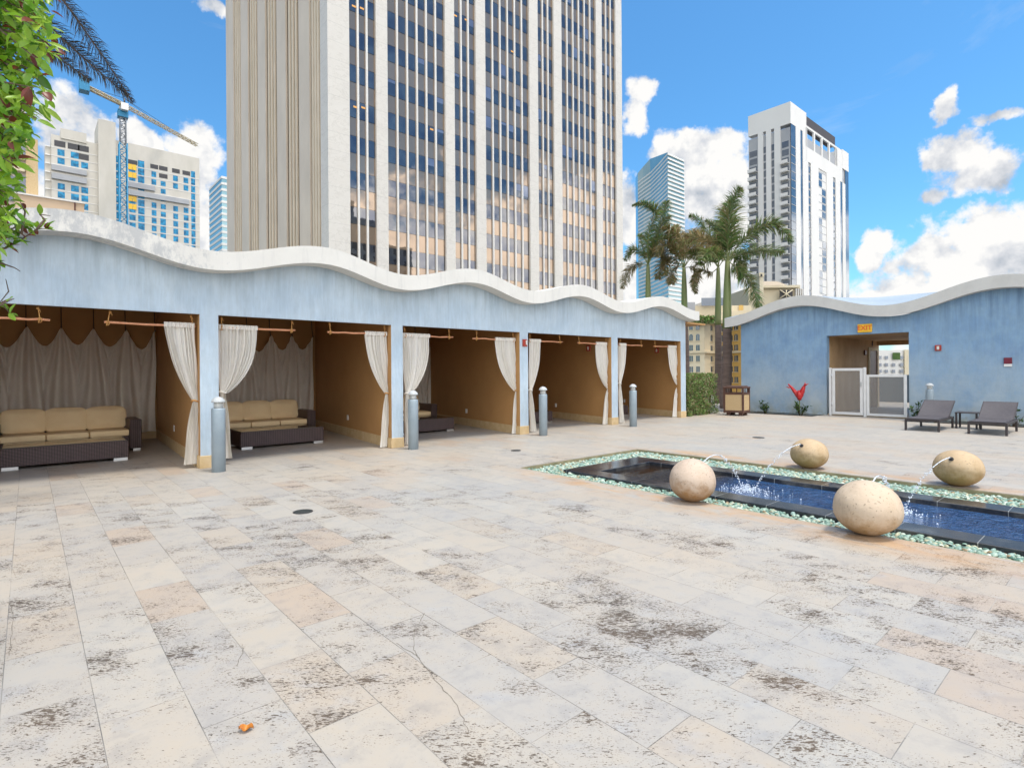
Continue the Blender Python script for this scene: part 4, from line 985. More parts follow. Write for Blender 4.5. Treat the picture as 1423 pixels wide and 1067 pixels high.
palm('palm_tree',(1008.5,550),(1011,362),22.2,.19,[
 FR([(620,750),(625,600),(640,450),(690,335)],w=.85,d=-.4),FR([(620,750),(640,620),(610,480),(650,400)],w=.6,d=.5),FR([(620,750),(700,640),(800,560),(900,545),(990,640)],w=.75,d=-1.),
 FR([(620,750),(720,700),(830,690),(935,700)],w=.7,d=.8),FR([(620,750),(680,800),(750,880),(800,1010)],w=.75,d=-.8),FR([(620,750),(560,660),(470,620),(380,610)],w=.7,d=.7,m='frondbrown'),FR([(620,750),(650,730),(700,760),(690,850)],w=.5,d=1.1),
 FR([(620,750),(560,720),(510,700),(470,740)],w=.6,d=-1.),FR([(620,750),(600,640),(560,560),(500,520)],w=.6,d=1.)],'tallest palm, its thick ringed trunk standing beside the litter bin','frond',24,95,1.2)
# dark frond hanging in at the top left
rs=random.Random(9); Zp=5.2
r=empty('palm_tree',tuple(Vector((at(-170,500,Z=Zp).x,at(-170,500,Z=Zp).y,0))),'palm out of frame whose long dark drooping frond hangs in at the top left','palm tree')
base=r.location.copy(); top=at(-150,-130,Z=Zp); b=MB(); b.tube([base,base.lerp(top,.5)+Vector((.05,0,0)),top],[.17,.14,.12],12); b.build('trunk',K['trunk'],r)
for pts,w in (([(-150,-130),(-60,-130),(60,-30),(130,60),(184,142)],.23),([(-150,-130),(-40,-60),(50,20),(115,80),(176,132)],.27),([(-150,-130),(-60,-20),(20,40),(80,80),(125,112)],.2)):
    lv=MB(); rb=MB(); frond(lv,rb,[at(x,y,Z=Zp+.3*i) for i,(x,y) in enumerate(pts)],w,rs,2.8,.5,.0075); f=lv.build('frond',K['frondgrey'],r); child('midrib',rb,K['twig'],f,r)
# leafy tree branch close to the camera, top left
rs=random.Random(17); Zt=2.6
r=empty('leafy_tree',tuple(Vector((at(-140,500,Z=Zt).x,at(-140,500,Z=Zt).y,0))),'bright green leafy tree close to the camera at the left edge','tree')
base=r.location.copy(); b=MB(); t1=at(-120,100,Z=Zt+.1); t2=at(-90,-150,Z=Zt+.2); b.tube([base,base.lerp(t1,.5)+Vector((.03,.02,0)),t1,t2],[.07,.055,.045,.02],9); b.build('trunk',K['twig'],r)
br=MB(); lf=MB()
def edge(y):   # right-hand outline of the leaf mass in the photograph
    T=[(-200,70),(0,78),(60,84),(95,78),(130,68),(180,55),(230,35),(280,28),(330,22),(350,16)]
    for (a,x1),(c,x2) in zip(T,T[1:]):
        if a<=y<=c: return x1+(x2-x1)*(y-a)/(c-a)-20
    return 10
for k in range(92):
    y=-60+k*4.45+rs.uniform(-8,8); ex=edge(y)+rs.uniform(-16,2); s=at(-110,y-60+rs.uniform(-20,60),Z=Zt+rs.uniform(-.1,.3)); e=at(ex,y,Z=Zt+rs.uniform(-.35,.4))
    mid=s.lerp(e,.55)+Vector((0,0,rs.uniform(.02,.08))); br.tube([s,mid,e],[.009,.006,.002],5)
    for j in range(44):
        q=rs.uniform(.12,1.02); p=(s.lerp(mid,q*2) if q<.5 else mid.lerp(e,q*2-1))+rdir(rs)*rs.uniform(0,.07)
        d=(rdir(rs)*.9+(e-s).normalized()*.7+Vector((0,0,-.15))); lf.oval(p,d,Vector((0,0,1))+rdir(rs)*.7-FV*.5,rs.uniform(.038,.085),rs.uniform(.02,.038),.2)
def sprig(px,n,nl):
    P=[at(x,y,Z=Zt+.05*i) for i,(x,y) in enumerate(px)]
    br.tube(P,[.006*(1-.75*i/(len(P)-1)) for i in range(len(P))],5)
    for j in range(nl):
        q=rs.uniform(.1,1)*(len(P)-1); i=min(int(q),len(P)-2); p=P[i].lerp(P[i+1],q-i)
        lf.oval(p,rdir(rs)+(P[-1]-P[0]).normalized()*.5,Vector((0,0,1))+rdir(rs)*.7-FV*.5,rs.uniform(.03,.06),rs.uniform(.016,.03),.2)
sprig([(-30,350),(8,345),(30,333),(52,318),(66,318)],5,34); sprig([(-30,330),(5,325),(28,312),(45,318)],4,26); sprig([(-30,300),(10,300),(30,290)],4,20)
sprig([(30,325),(35,295),(28,280)],3,3); sprig([(50,320),(62,305),(55,298),(70,300)],3,3); sprig([(-30,360),(-5,365),(5,362)],3,12); sprig([(-40,430),(-10,420),(5,425),(14,436)],3,14)
sprig([(-40,370),(2,366),(20,372),(28,377)],3,0); sprig([(-40,400),(0,420),(12,405),(8,388)],3,0); sprig([(-30,440),(8,420),(20,415)],3,1)
br.build('branches',K['twig'],r); lf.build('foliage',K['leafbright'],r)
# ------------------------------------------------------------------ tower
TV=57.5; CU=XU(456,TV,200)
tw=empty('office_tower',(50,70,-35),'tall white marble office tower with narrow dark windows in vertical bays','tower')
TOPZ=86.; BOTZ=-35
baysx=[(487,524,3),(540,620,6),(633,662.7,3),(676,737,6),(749,771,3),(782,830,6),(838,857,3)]
bays=[(XU(a,TV,300),XU(c,TV,300),n) for a,c,n in baysx]
UE=XU(865.5,TV,300)
MB().box(CU+1.0,TV+.40,BOTZ,UE-.01,97,TOPZ-1).build('core_wall',K['bronze'],tw)
ed=[CU]; 
for a,c,n in bays: ed+= [a,c]
ed.append(UE)
for k in range(0,len(ed),2):
    MB().box(ed[k],TV,BOTZ,ed[k+1],TV+(1.05 if k else 2.0),TOPZ).build('marble_pier',K['marble'],tw)
sp_=MB(); win=[]
z0=39.53%3.92
zs=[z0-1.93+3.92*k for k in range(1,19)]
for a,c,n in bays:
    m=(c-a)/n
    for i in range(1,n): 
        MB().box(a+m*i-.11,TV+.10,BOTZ,a+m*i+.11,TV+.36,TOPZ).build('mullion',K['mull'],tw)
    for i in range(n):
        x0=a+m*i+(.111 if i else 0); x1=a+m*(i+1)-(0.111 if i<n-1 else 0)
        for z in zs:
            win.append(((x0+x1)/2,z+.965,x1-x0-.10))
        for z in zs: sp_.box(x0,TV+.30,z+1.95,x1,TV+.38,z+3.90)
        # recess filling round the windows
        for z in zs: sp_.box(x0,TV+.34,z-.02,x1,TV+.38,z+1.95)
tag(sp_.build('spandrel_panel',K['spandrel'],tw),kind='stuff')
win.sort(key=lambda w:w[0]**2+TV**2+(w[1]-H)**2)
vis=[w for w in win if w[1]>13]; low=[w for w in win if w[1]<=13]
rs=random.Random(2)
def wbox(w,b): b.box(w[0]-w[2]/2,TV+.28,w[1]-.93,w[0]+w[2]/2,TV+.335,w[1]+.93)
BLM=refl('blind_grey',(.16,.17,.22),(.22,.23,.28),.5,.05)
for w in vis[:100]:
    b=MB(); wbox(w,b); b.build('window',K['towerglass'],tw)
b=MB()
for w in vis[100:]+low: wbox(w,b)
tag(b.build('window',K['towerglass'],tw),kind='stuff')
for w in win:
    if rs.random()<.16 and w[1]>24: 
        hh=rs.choice((.35,.6,.9,1.5)); MB().box(w[0]-w[2]/2+.05,TV+.265,w[1]+.9-hh,w[0]+w[2]/2-.05,TV+.278,w[1]+.9).build('window_blind',BLM,tw)
for px,py in ((503,12),(492,9),(505,150),(494,149),(633,22),(648,28),(600,180),(712,72)):
    q=at(px,py,v=TV+.25); MB().box(q.x-.24,TV+.255,q.z-.1,q.x+.24,TV+.268,q.z+.1).build('ceiling_lamp',K['lit'],tw)
# left (fin) face on plane u=CU
fx=[453.7,431,416,398,385.5,369.8,359,345.8,335.6,325.5,317.6]
fvv=[XV(x,CU,250) for x in fx]; fvv[-1]=max(fvv[-1],fvv[-2]+2)
for k in range(1,len(fvv)-1,2): MB().box(CU,fvv[k],BOTZ,CU+1.05,fvv[k+1],TOPZ).build('marble_pier',K['marbleshade'],tw)
for k in range(0,len(fvv)-1,2):
    a,c=fvv[k],fvv[k+1]; n=4; m=(c-a)/(n+.0)
    if k==0: a=TV+2.0; m=(c-a)/n
    for i in range(n-1+1):
        if i==0: continue
        MB().box(CU+.05,a+m*i-.25,BOTZ,CU+.24,a+m*i+.25,TOPZ).build('fin',K['tan'],tw)
    MB().box(CU+.22,a,BOTZ,CU+.999,c,TOPZ-.5).build('recess_panel',K['bronze'],tw)
MB().box(CU+.0,fvv[-1]-.001,BOTZ,CU+1.0,fvv[-1]+1.0,TOPZ).build('marble_pier',K['marbleshade'],tw)
MB().box(CU,TV,TOPZ,UE,97,TOPZ+1).build('roof',K['marble'],tw)
# ------------------------------------------------------------------ window helper for the far buildings
def windows(root,rects,mat,name='window',cap=100):
    # rects: boxes (x0,y0,z0,x1,y1,z1)
    rects=sorted(rects,key=lambda r:r[0]**2+r[1]**2)
    for r_ in rects[:cap]: MB().box(*r_).build(name,mat,root)
    if len(rects)>cap:
        b=MB()
        for r_ in rects[cap:]: b.box(*r_)
        tag(b.build(name,mat,root),kind='stuff')
# right white condo tower
Zc=200.; pc=at(1099.5,300,Z=Zc); CUc,CVc=pc.x,pc.y
def zU(x,y): return at(x,y,u=CUc).z
topz=at(1099.5,141,Z=Zc).z
vb=XV(1040.5,CUc,300); ue2=XU(1179.5,CVc,300)
ct=empty('condo_tower',(CUc,CVc,-35),'tall white condominium tower with balconies and a dark band at its top','tower')
MB().box(CUc+.3,CVc+.3,-35,ue2-2,vb-.0,topz-9).build('core_wall',K['greyw'],ct)
# left face: white piers between strips
def pv(x): return XV(x,CUc,300)
lp=[(1053.7,1061),(1065,1072),(1076.5,1085)]
for a,c in lp: MB().box(CUc,pv(c),-35,CUc+.32,pv(a),topz-7.8).build('white_pier',K['condo'],ct)
MB().box(CUc,CVc,topz-7.8,CUc+3,vb,topz).build('parapet',K['condo'],ct)
flz=[at(1095,y,u=CUc).z for y in (197,209)]; fh=2.98
wr=[];gl=[]
nfl=int((topz-16)/fh)
for k in range(-3,nfl):
    z=topz-16-fh*(nfl-1-k)
    for a,c in ((1061,1065),(1072,1076.5)):
        wr.append((CUc+.28,pv(c)+.05,z+.3,CUc+.34,pv(a)-.05,z+2.6))
    for a,c in ((1041,1053),(1086,1097)):
        wr.append((CUc+.25,pv(c)+.2,z+.1,CUc+.33,pv(a)-.2,z+2.3))
        if z<topz-20:
            b=MB(); b.box(CUc-1.3,pv(c),z-.12,CUc+.3,pv(a),z+.05); s=b.build('balcony',K['condo'],ct)
            b=MB(); b.box(CUc-1.3,pv(c)+.05,z+.12,CUc-1.22,pv(a)-.05,z+1.15); child('railing',b,K['condo'],s,ct)
# right face
def pu(x): return XU(x,CVc,300)
MB().box(pu(1106.5),CVc,-35,pu(1113),CVc+.32,topz-7.81).build('white_pier',K['condo'],ct)
MB().box(pu(1116.2),CVc,-35,pu(1121.3),CVc+.32,topz-7.81).build('white_pier',K['condo'],ct)
MB().box(pu(1121.3),CVc,-35,pu(1123.8),CVc+.32,topz-18.01).build('white_pier',K['condo'],ct)
for a,c in ((1127.4,1138),(1149,1158),(1161.5,1168),(1171,1175)): MB().box(pu(a),CVc,-35,pu(c),CVc+.32,topz-18.).build('white_pier',K['condo'],ct)
MB().box(CUc+.33,CVc+.05,-35,pu(1106.5),CVc+.1,topz-7.7).build('corner_glass',K['wglass'],ct)
MB().box(pu(1175),CVc,-35,ue2,CVc+8,topz-6).build('corner_glass',K['wglass'],ct)
MB().box(pu(1112.8),CVc+.1,-35,pu(1116.4),CVc+.3,topz-7.9).build('glass_strip',K['wglass'],ct)
for a in (1168,):
    MB().box(pu(a),CVc+.1,-35,pu(1171),CVc+.3,topz-12).build('glass_strip',K['wglass'],ct)
MB().box(CUc+3.002,CVc,topz-7.8,pu(1121.4),CVc+3,topz-.01).build('parapet',K['condo'],ct)
ux0,ux1=pu(1121.5),pu(1163)
MB().box(ux0,CVc+.5,topz-4.5,ux1,CVc+3,topz-.6).build('dark_roof_band',K['greyw'] if 0 else M('dark_band',(.05,.035,.03),None,.6),ct)
b=MB(); b.box(ux0,CVc,topz-5.4,ux1,CVc+.6,topz-4.6); b.box(ux0,CVc,topz-18.,ux1,CVc+.6,topz-12.6)
for k in range(5): x=ux0+(ux1-ux0)*(k/4.)-.6; b.box(x,CVc,topz-12.6,x+1.2,CVc+.6,topz-5.4)
b.box(ux1,CVc,topz-18,pu(1171),CVc+.6,topz-4.6)
b.build('roof_frame',K['condo'],ct)
b=MB(); b.box(pu(1171)+.01,CVc-.05,topz-12,ue2+.06,CVc+8.1,topz-4); b.build('parapet',K['condo'],ct)
for k in range(-3,nfl-1):
    z=topz-16-fh*(nfl-1-k)
    if z<topz-20:
        wr.append((pu(1124.3),CVc+.2,z+.3,pu(1127.1),CVc+.28,z+2.5))
        wr.append((pu(1158.4),CVc+.2,z+.2,pu(1161.2),CVc+.28,z+2.2))
        q=(nfl-k)%7; a=1138.3 if q in(2,3,4) else 1143.5
        wr.append((pu(a),CVc+.2,z+.3,pu(a+5.0),CVc+.28,z+2.6))
windows(ct,wr,K['wglass'])
b=MB()
for k in range(-3,nfl): 
    z=topz-16-fh*(nfl-1-k); b.box(pu(1100.2),CVc-.03,z-.12,pu(1106.3),CVc-.001,z+.12); b.box(pu(1127.5)-0.0,CVc+.25,z-.2,pu(1175),CVc+.29,z+.1)
b.build('floor_edge',K['greyw'],ct)
MB().box(pu(1138),CVc+.27,-35,pu(1149),CVc+.295,topz-18).build('window_bay_panel',K['condo'],ct)
# teal glass tower far away
Zt_=460.; p0=at(928,300,Z=Zt_); 
gt_=empty('glass_tower',(p0.x,p0.y,-35),'distant curved blue glass tower with white floor bands behind the palms','tower')
tz=at(928,212,Z=Zt_).z; ur=XU(951,p0.y,300)
vl=[(p0.x,p0.y,tz)]
cur=[(928,0,212),(916,22,216.5),(904,44,221),(894,58,232),(886.5,70,241),(883.5,90,248)]
outl=[(ur,p0.y+0)]+[ (at(x,300,Z=Zt_+d).x,at(x,300,Z=Zt_+d).y) for x,d,_ in cur]+[(at(936,300,Z=Zt_+170).x,at(936,300,Z=Zt_+170).y)]
tops=[tz]+[at(x,y,Z=Zt_+d).z for x,d,y in cur]+[tz-6]
def prism(b,out,z0,z1s):
    n=len(out)
    for i in range(n):
        j=(i+1)%n; b.quad((out[i][0],out[i][1],z0),(out[i][0],out[i][1],z1s[i]),(out[j][0],out[j][1],z1s[j]),(out[j][0],out[j][1],z0))
    b.quad(*[(o[0],o[1],z1s[i]) for i,o in enumerate(out)])
b=MB(); prism(b,outl,-35,tops); b.build('glass_wall',K['tealglass'],gt_)
b=MB(); cx=sum(o[0] for o in outl)/len(outl); cy=sum(o[1] for o in outl)/len(outl)
def infl(k): return [((o[0]-cx)*k+cx,(o[1]-cy)*k+cy) for o in outl]
z=-30
off=Vector((-FW[0],-FW[1]))*1.2
while z<tz-1:
    for i in range(len(outl)-2):
        a,c=outl[i],outl[i+1]
        if z+1.5>min(tops[i],tops[i+1])+1: continue
        b.quad((a[0]+off.x,a[1]+off.y,z),(c[0]+off.x,c[1]+off.y,z),(c[0]+off.x,c[1]+off.y,z+1.6),(a[0]+off.x,a[1]+off.y,z+1.6)); b.quad((a[0]+off.x,a[1]+off.y,z),(c[0]+off.x,c[1]+off.y,z),(c[0],c[1],z),(a[0],a[1],z))
    z+=3.5
b.build('floor_band',K['condo'],gt_)
# narrow glass building left of the tower
Zn=330.; q0=at(308,247,Z=Zn); q1=at(330,252,Z=Zn+30); r=empty('glass_office',(q0.x,q0.y,-35),'sliver of a pale blue glass building showing left of the big tower','building')
b=MB(); b.box(q0.x,q0.y,-35,q0.x+30,q0.y+30,q0.z); b.build('glass_wall',K['tealglass'],r); b=MB(); z=-30
while z<q0.z: b.box(q0.x-.2,q0.y-.2,z,q0.x+30.2,q0.y+30.2,z+1.4); z+=3.6
b.build('floor_band',K['condo'],r)
# ------------------------------------------------------------------ unfinished apartment block
UV=300.
def P(x,y): return at(x,y,v=UV)
ub=empty('apartment_block',(40,UV,-35),'unfinished concrete apartment block with bright blue windows behind the crane','building')
L0,L1,L2,L3=P(71,183),P(136,197),P(160,178),P(277,225)
MB().box(L0.x,UV,-35,L1.x,UV+18,L0.z-1).build('left_wing',K['conc'],ub)
MB().box(P(84,185).x,UV-.5,L0.z-2,P(120,185).x,UV+12,L0.z+2.2).build('roof_block',K['conc'],ub)
MB().box(L1.x,UV-2,-35,L2.x,UV+16,P(148,170).z).build('lift_core',K['conc'],ub)
MB().box(L2.x,UV,-35,L3.x,UV+18,P(220,208).z).build('right_wing',K['conc'],ub)
MB().box(P(62.5,190).x,UV+1,-35,L0.x-.01,UV+14,L0.z-6).build('side_wing',K['conc'],ub)
fh2=3.55; zt_=P(100,194).z
wl=[];slabs=MB();dk=MB()
for k in range(26):
    z=zt_-fh2*k-3
    if z<0: break
    for x0,x1 in ((81,88),(99.5,107.5),(113.8,120.5)):
        a,c=P(x0,200).x,P(x1,200).x
        if k<1 or (k==1 and x0>110): MB().box(a-1.3,UV-.05,z-1.2,c+.7,UV+.05,z+1.3).build('window_opening',K['dark'],ub)
        elif k in (3,4): pass
        else: wl.append((a-.3,UV-.06,z-1.25,c+.4,UV+.04,z+1.3))
    for x0,x1,kk in ((161.5,168,1),(180,188,0),(192.3,200.5,1),(211,217,0),(223,230,2),(241,247,0),(255.5,261.5,0),(266,271,1)):
        a,c=P(x0,230).x,P(x1,230).x; zz=P((x0+x1)/2,205+.0*x0).z*0+z-1.5
        if kk==0 and k in(3,4): continue
        if kk==2 and k<7: 
            if k<2: MB().box(a-.6,UV-.05,zz-1,c+.8,UV+.05,zz+1).build('window_opening',K['dark'],ub)
            else: wl.append((a,UV-.06,zz-1.1,c,UV+.04,zz+1.1))
            continue
        if k<1 and kk!=1: MB().box(a-.6,UV-.05,zz-1,c+.8,UV+.05,zz+1).build('window_opening',K['dark'],ub); continue
        h_=1.5 if kk else 1.25
        wl.append((a-.2,UV-.06,zz-h_,c,UV+.04,zz+h_))
    slabs.box(L0.x-.1,UV-.09,z-1.85,L1.x-.05,UV-.0,z-1.6); slabs.box(L2.x+.05,UV-.09,z-3.4,L3.x,UV-.0,z-3.15)
    slabs.box(P(62.5,190).x-.1,UV+.6,z-1.85,L0.x-.3,UV+.99,z-1.4)
slabs.build('floor_slab',K['condo'],ub)
windows(ub,wl,K['blueglass'])
for x0,x1,k in ((71.5,120.5,3),(71.5,120.5,4),(176,262,4),(176,262,3)):
    a,c=P(x0,250).x,P(x1,250).x; z=zt_-fh2*k-3-(0 if x0<100 else 1.4)
    if k==3 and x0>100: c=P(215,250).x
    MB().box(a,UV-1.2,z-.9,c,UV-.3,z+1.3).build('hanging_scaffold',K['greyw'],ub)
for z in (1.5,2.5,5.5,6.5): 
    for x0 in (178,184): q=P(x0,240); MB().box(q.x,UV-.2,zt_-fh2*z-2.6,q.x+1.5,UV-.07,zt_-fh2*z-.2).build('yellow_board',K['exity'],ub)
# crane
Zk=235.; r=empty('tower_crane',tuple(at(170,300,Z=Zk).xy)+(-35,),'tower crane with a blue mast and cream jib in front of the unfinished block','crane')
def lattice(b,p,q,w,n,t_,tri=False):
    p=Vector(p);q=Vector(q); d=(q-p).normalized(); a=d.cross(Vector((0,0,1))); 
    if a.length<.1: a=Vector((1,0,0))
    a.normalize(); c=d.cross(a); offs=[a*w+c*w,-a*w+c*w,-a*w-c*w,a*w-c*w]
    for o in offs: b.tube([p+o,q+o],t_,4)
    for i in range(n):
        s0,s1=p.lerp(q,i/n),p.lerp(q,(i+1)/n)
        for k in range(4): 
            o1,o2=offs[k],offs[(k+1)%4]
            if i%2: o1,o2=o2,o1
            b.tube([s0+o1,s1+o2],t_*.7,3); b.tube([s0+offs[k],s0+offs[(k+1)%4]],t_*.6,3)
mt=at(170.5,148,Z=Zk); mb_=Vector((mt.x,mt.y,-35))
b=MB(); mm=Vector((mt.x,mt.y,at(170,200,Z=Zk).z)); lattice(b,mb_,mm,1.35,44,.26); b.build('lower_mast',K['craneb'],r)
b=MB(); lattice(b,mm,mt,1.0,9,.22); b.build('upper_mast',M('mast_grey',(.35,.36,.38),None,.5),r)
MB().box(mt.x-1.8,mt.y-1.8,mt.z-5,mt.x+1.8,mt.y+1.8,mt.z-2).build('slewing_unit',K['craneb'],r)
jt=at(275,203,Z=Zk); jc=at(115,119,Z=Zk)
# the jib is level: solve the depths that keep one height
def level(px,py,z):
    d=ray(px,py); t_=(z-H)/d[2]; return Vector((d[0]*t_,d[1]*t_,z))
jz=mt.z+.3
J0=level(173,146.8,jz); J1=level(274,202,jz); J2=level(117,119.5,jz)
b=MB(); lattice(b,J0,J1,.6,30,.14); b.build('jib',K['craney'],r); b=MB(); lattice(b,J0,J2,.6,12,.22); b.build('counter_jib',K['craney'],r)
MB().box(J2.x-1.6,J2.y-2.2,jz-2.4,J2.x+1.6,J2.y+2.2,jz+2.4).build('counterweight',K['craneb'],r)
ap=J0+Vector((0,0,3)); b=MB(); b.tube([J0,ap],.35,6)
for f in (.45,.9): b.tube([ap,J0.lerp(J1,f)],.09,4)
b.tube([ap,J2],.09,4); b.build('tie_cable',K['dark'],r)
MB().box(J0.x-1.5,J0.y-3.5,jz-3,J0.x+1,J0.y-1.5,jz-.2).build('cab',K['white'],r)
# low tan roof and beige building behind the leafy tree
q0=at(53,282,Z=70); q1=at(118,290,Z=70); r=empty('low_building',(q0.x,q0.y,-35),'low peach walled building just above the wavy roof at the left','building')
zc=at(85,280,Z=70).z; vv=q0.y
a0=XU(20,vv,280); a1=XU(117,vv,290)
MB().box(a0,vv,-35,a1,vv+10,at(60,275,v=vv).z).build('wall',M('peach_wall',(.60,.44,.30),(.55,.40,.27),.8,.3,world=True),r); MB().box(a0-.1,vv-.15,at(60,275,v=vv).z,a1+.1,vv+10,at(60,273,v=vv).z).build('coping',K['condo'],r)
MB().box(XU(103,vv,285),vv-.12,5,XU(105,vv,285),vv-.01,at(103,281,v=vv).z).build('downpipe',K['doorred'],r)
vo=95.; r=empty('ornate_building',(XU(20,vo),vo,-35),'beige ornate building with cornices glimpsed behind the leafy tree','building')
x0,x1=XU(-40,vo,250),XU(53,vo,250); zt2=at(40,150,v=vo).z
MB().box(x0,vo,-35,x1-1.2,vo+14,zt2).build('wall',M('beige_stone',(.50,.42,.36),(.42,.36,.31),.8,.3,world=True),r)
MB().box(x1-1.2,vo-.3,-35,x1,vo+14,zt2-4).build('corner_pilaster',K['stone'],r)
for y in (180,222,238): z=at(40,y,v=vo).z; MB().box(x0,vo-.6,z-.3,x1-1.3,vo-.01,z+.3).build('cornice',K['cream'],r)
for y in (205,262): 
    for x in (15,33): q=at(x,y,v=vo); MB().box(q.x-.7,vo-.05,q.z-1.6,q.x+.7,vo+.02,q.z+1.6).build('window',K['wglass'],r)
# ------------------------------------------------------------------ cream hotel in the gap
Zh=75.; pA=at(955,500,Z=Zh); VH=pA.y+0
ht=empty('cream_hotel',(pA.x,VH,-35),'cream historic hotel, shaded side ochre, seen between the palms and the hedge','building')
# facets: left lit face, chamfer, right face
XA,XB,XC,XD=952,980,998,1036
pts=[at(XA-14,500,Z=Zh+6),at(XB,500,Z=Zh-1.5),at(XC-2,500,Z=Zh+1.5),at(XD,500,Z=Zh-3)]
pts=[at(930,500,Z=Zh+2),at(979,500,Z=Zh),at(995,500,Z=Zh+4),at(1012,500,Z=Zh+3),at(1040,500,Z=Zh-2)]
zt3=at(985,447,Z=Zh).z; mats=['cream','cream','ochre','ochre']  # shaded right facets get the ochre copy
def fbox(b,p,q,s0,s1,z0,z1,out,dep=.05):
    d=(q-p); n=Vector((d.y,-d.x,0)).normalized()
    if n.dot(Vector((-FW[0],-FW[1],0)))<0: n=-n
    a=p+d*s0; c=p+d*s1
    A=[a+n*out,c+n*out,c-n*dep,a-n*dep]
    for k in range(4):
        u_,w_=A[k],A[(k+1)%4]; b.quad((u_.x,u_.y,z0),(w_.x,w_.y,z0),(w_.x,w_.y,z1),(u_.x,u_.y,z1))
    b.quad(*[(k.x,k.y,z1) for k in A]); b.quad(*[(k.x,k.y,z0) for k in A][::-1])
for i in range(4):
    p,q=pts[i].copy(),pts[i+1].copy(); p.z=q.z=0
    b=MB(); fbox(b,p,q,0,1,-35,zt3,0,4); b.build('wall',K[mats[i]],ht)
    b=MB(); fbox(b,p,q,0,1,zt3+.01,zt3+.5,.7,4); b.build('cornice',K['cream'],ht)
    b=MB(); fbox(b,p,q,0,1,at(985,490.5,Z=Zh).z,at(985,490.5,Z=Zh).z+.25,.25,.01); b.build('string_course',K['cream'],ht)
    colsx={0:(.63,.82),1:(.62,),2:(.2,.5),3:(.15,.42)}[i]
    for y in (454,469,483,498,513,528):
        z=at(985,y,Z=Zh).z
        for s in colsx:
            b=MB(); hw=.05 if i==0 else .09
            fbox(b,p,q,s-hw,s+hw,z-.38,z+.38,.05,.02)
            if y==469: fbox(b,p,q,s-hw*.6,s+hw*.6,z+.38,z+.5,.05,.02)
            w_=b.build('window',K['wglass'],ht)
            b=MB(); fbox(b,p,q,s-hw*1.2,s+hw*1.2,z-.47,z-.40,.12,.01); fbox(b,p,q,s-.004,s+.004,z-.38,z+.38,.08,-.055); child('sill',b,K['cream'],w_,ht)
# terraces/roofs above the hotel
def blk(name,root,x0,x1,yt,yb,Z,mat,dep=6):
    a=at(x0,yt,Z=Z); c=at(x1,yt,Z=Z); zb=at(x0,yb,Z=Z).z; b=MB(); a2=a.copy();c2=c.copy(); zt=a.z; a2.z=c2.z=0
    fbox(b,a2,c2,0,1,zb,zt,0,dep); return b.build(name,mat,root)
MOSS=K['hedge']
blk('upper_storey',ht,958,1045,425,449,82,K['cream']); blk('upper_storey',ht,978,1000,419,427,84,K['condo']); blk('terrace_rail',ht,975,1005,414,425,81,K['wglass'],.1)
blk('window',ht,1027,1033,424,431,81.6,K['ochre'],.1)
blk('lower_roof',ht,1001,1040,432,452,80,K['cream']); blk('roof_plant_room',ht,955,966,420,436,81,K['greyw'])
rs=random.Random(44); b=MB()
for _ in range(700): 
    p=at(rs.uniform(966,994),rs.uniform(441,446.5),Z=Zh-1+rs.uniform(-.5,.5)); b.leaf(p,rdir(rs),rdir(rs),.5,.25)
b.build('roof_planting',K['hedge'],ht)
r=empty('classical_rooftop',(at(1060,410,Z=120).x,at(1060,410,Z=120).y,-35),'cream classical penthouse with a chimney in front of the white condominium','building')
blk('wall',r,1040,1112,400,440,120,K['cream'],10); blk('cornice',r,1050,1112,396.5,400,119,K['cream'],12); 
b=MB(); a=at(1056,397,Z=119); c=at(1088,397,Z=119); e=at(1104,400,Z=119); rg=[at(1062,391,Z=126),at(1080,391,Z=126)]
b.quad(a,c,rg[1],rg[0]); b.quad(c,e,rg[1],rg[1]+Vector((.01,0,0))); b.quad(a,rg[0],at(1056,397,Z=131),at(1050,398,Z=125)); b.build('hip_roof',M('tile_roof',(.45,.36,.25),None,.8,1),r)
blk('chimney',r,1055.5,1061,384,422,116,K['cream'],2); blk('chimney_cap',r,1054.8,1062,379,384,115.9,K['cream'],2.4); blk('chimney_opening',r,1057.3,1059.4,380.5,384.5,115.6,K['dark'],.1)
ll=blk('lattice_panel',r,1084,1101.5,403,414.5,118.6,K['dark'],.2)
b=MB(); A=at(1084,403,Z=118.2);B=at(1101.5,414.5,Z=118.2);C_=at(1084,414.5,Z=118.2);D=at(1101.5,403,Z=118.2)
b.tube([A,B],.12,4);b.tube([C_,D],.12,4);b.tube([A.lerp(D,.5),C_.lerp(B,.5)],.1,4); child('lattice_bar',b,K['cream'],ll,r)
for x in (1106,1109,1112,1115): blk('column',r,x,x+1.2,401,420,119,K['condo'],.6)
# white building seen through the passage
r=empty('white_block',(at(1240,500,Z=150).x,at(1240,500,Z=150).y,-35),'white low rise with rows of small windows seen through the passage','building')
blk('wall',r,1195,1262,487,560,150,K['condo'],12); blk('wall',r,1257,1290,486,560,149.5,K['cream'],.3)
for y,h_ in ((497,4),(507,4),(516,4),(525,4)):
    for x in (1221,1230,1240,1251): 
        if y==497 and x in(1240,): continue
        blk('window',r,x,x+4.2,y-h_/2-.3,y+h_/2,149.6,K['wglass'],.1)
blk('roof_terrace_planting',r,1240.5,1251,490,499.5,149.5,M('terrace_green',(.04,.09,.02),(.08,.13,.03),.9,1,world=True),.1)
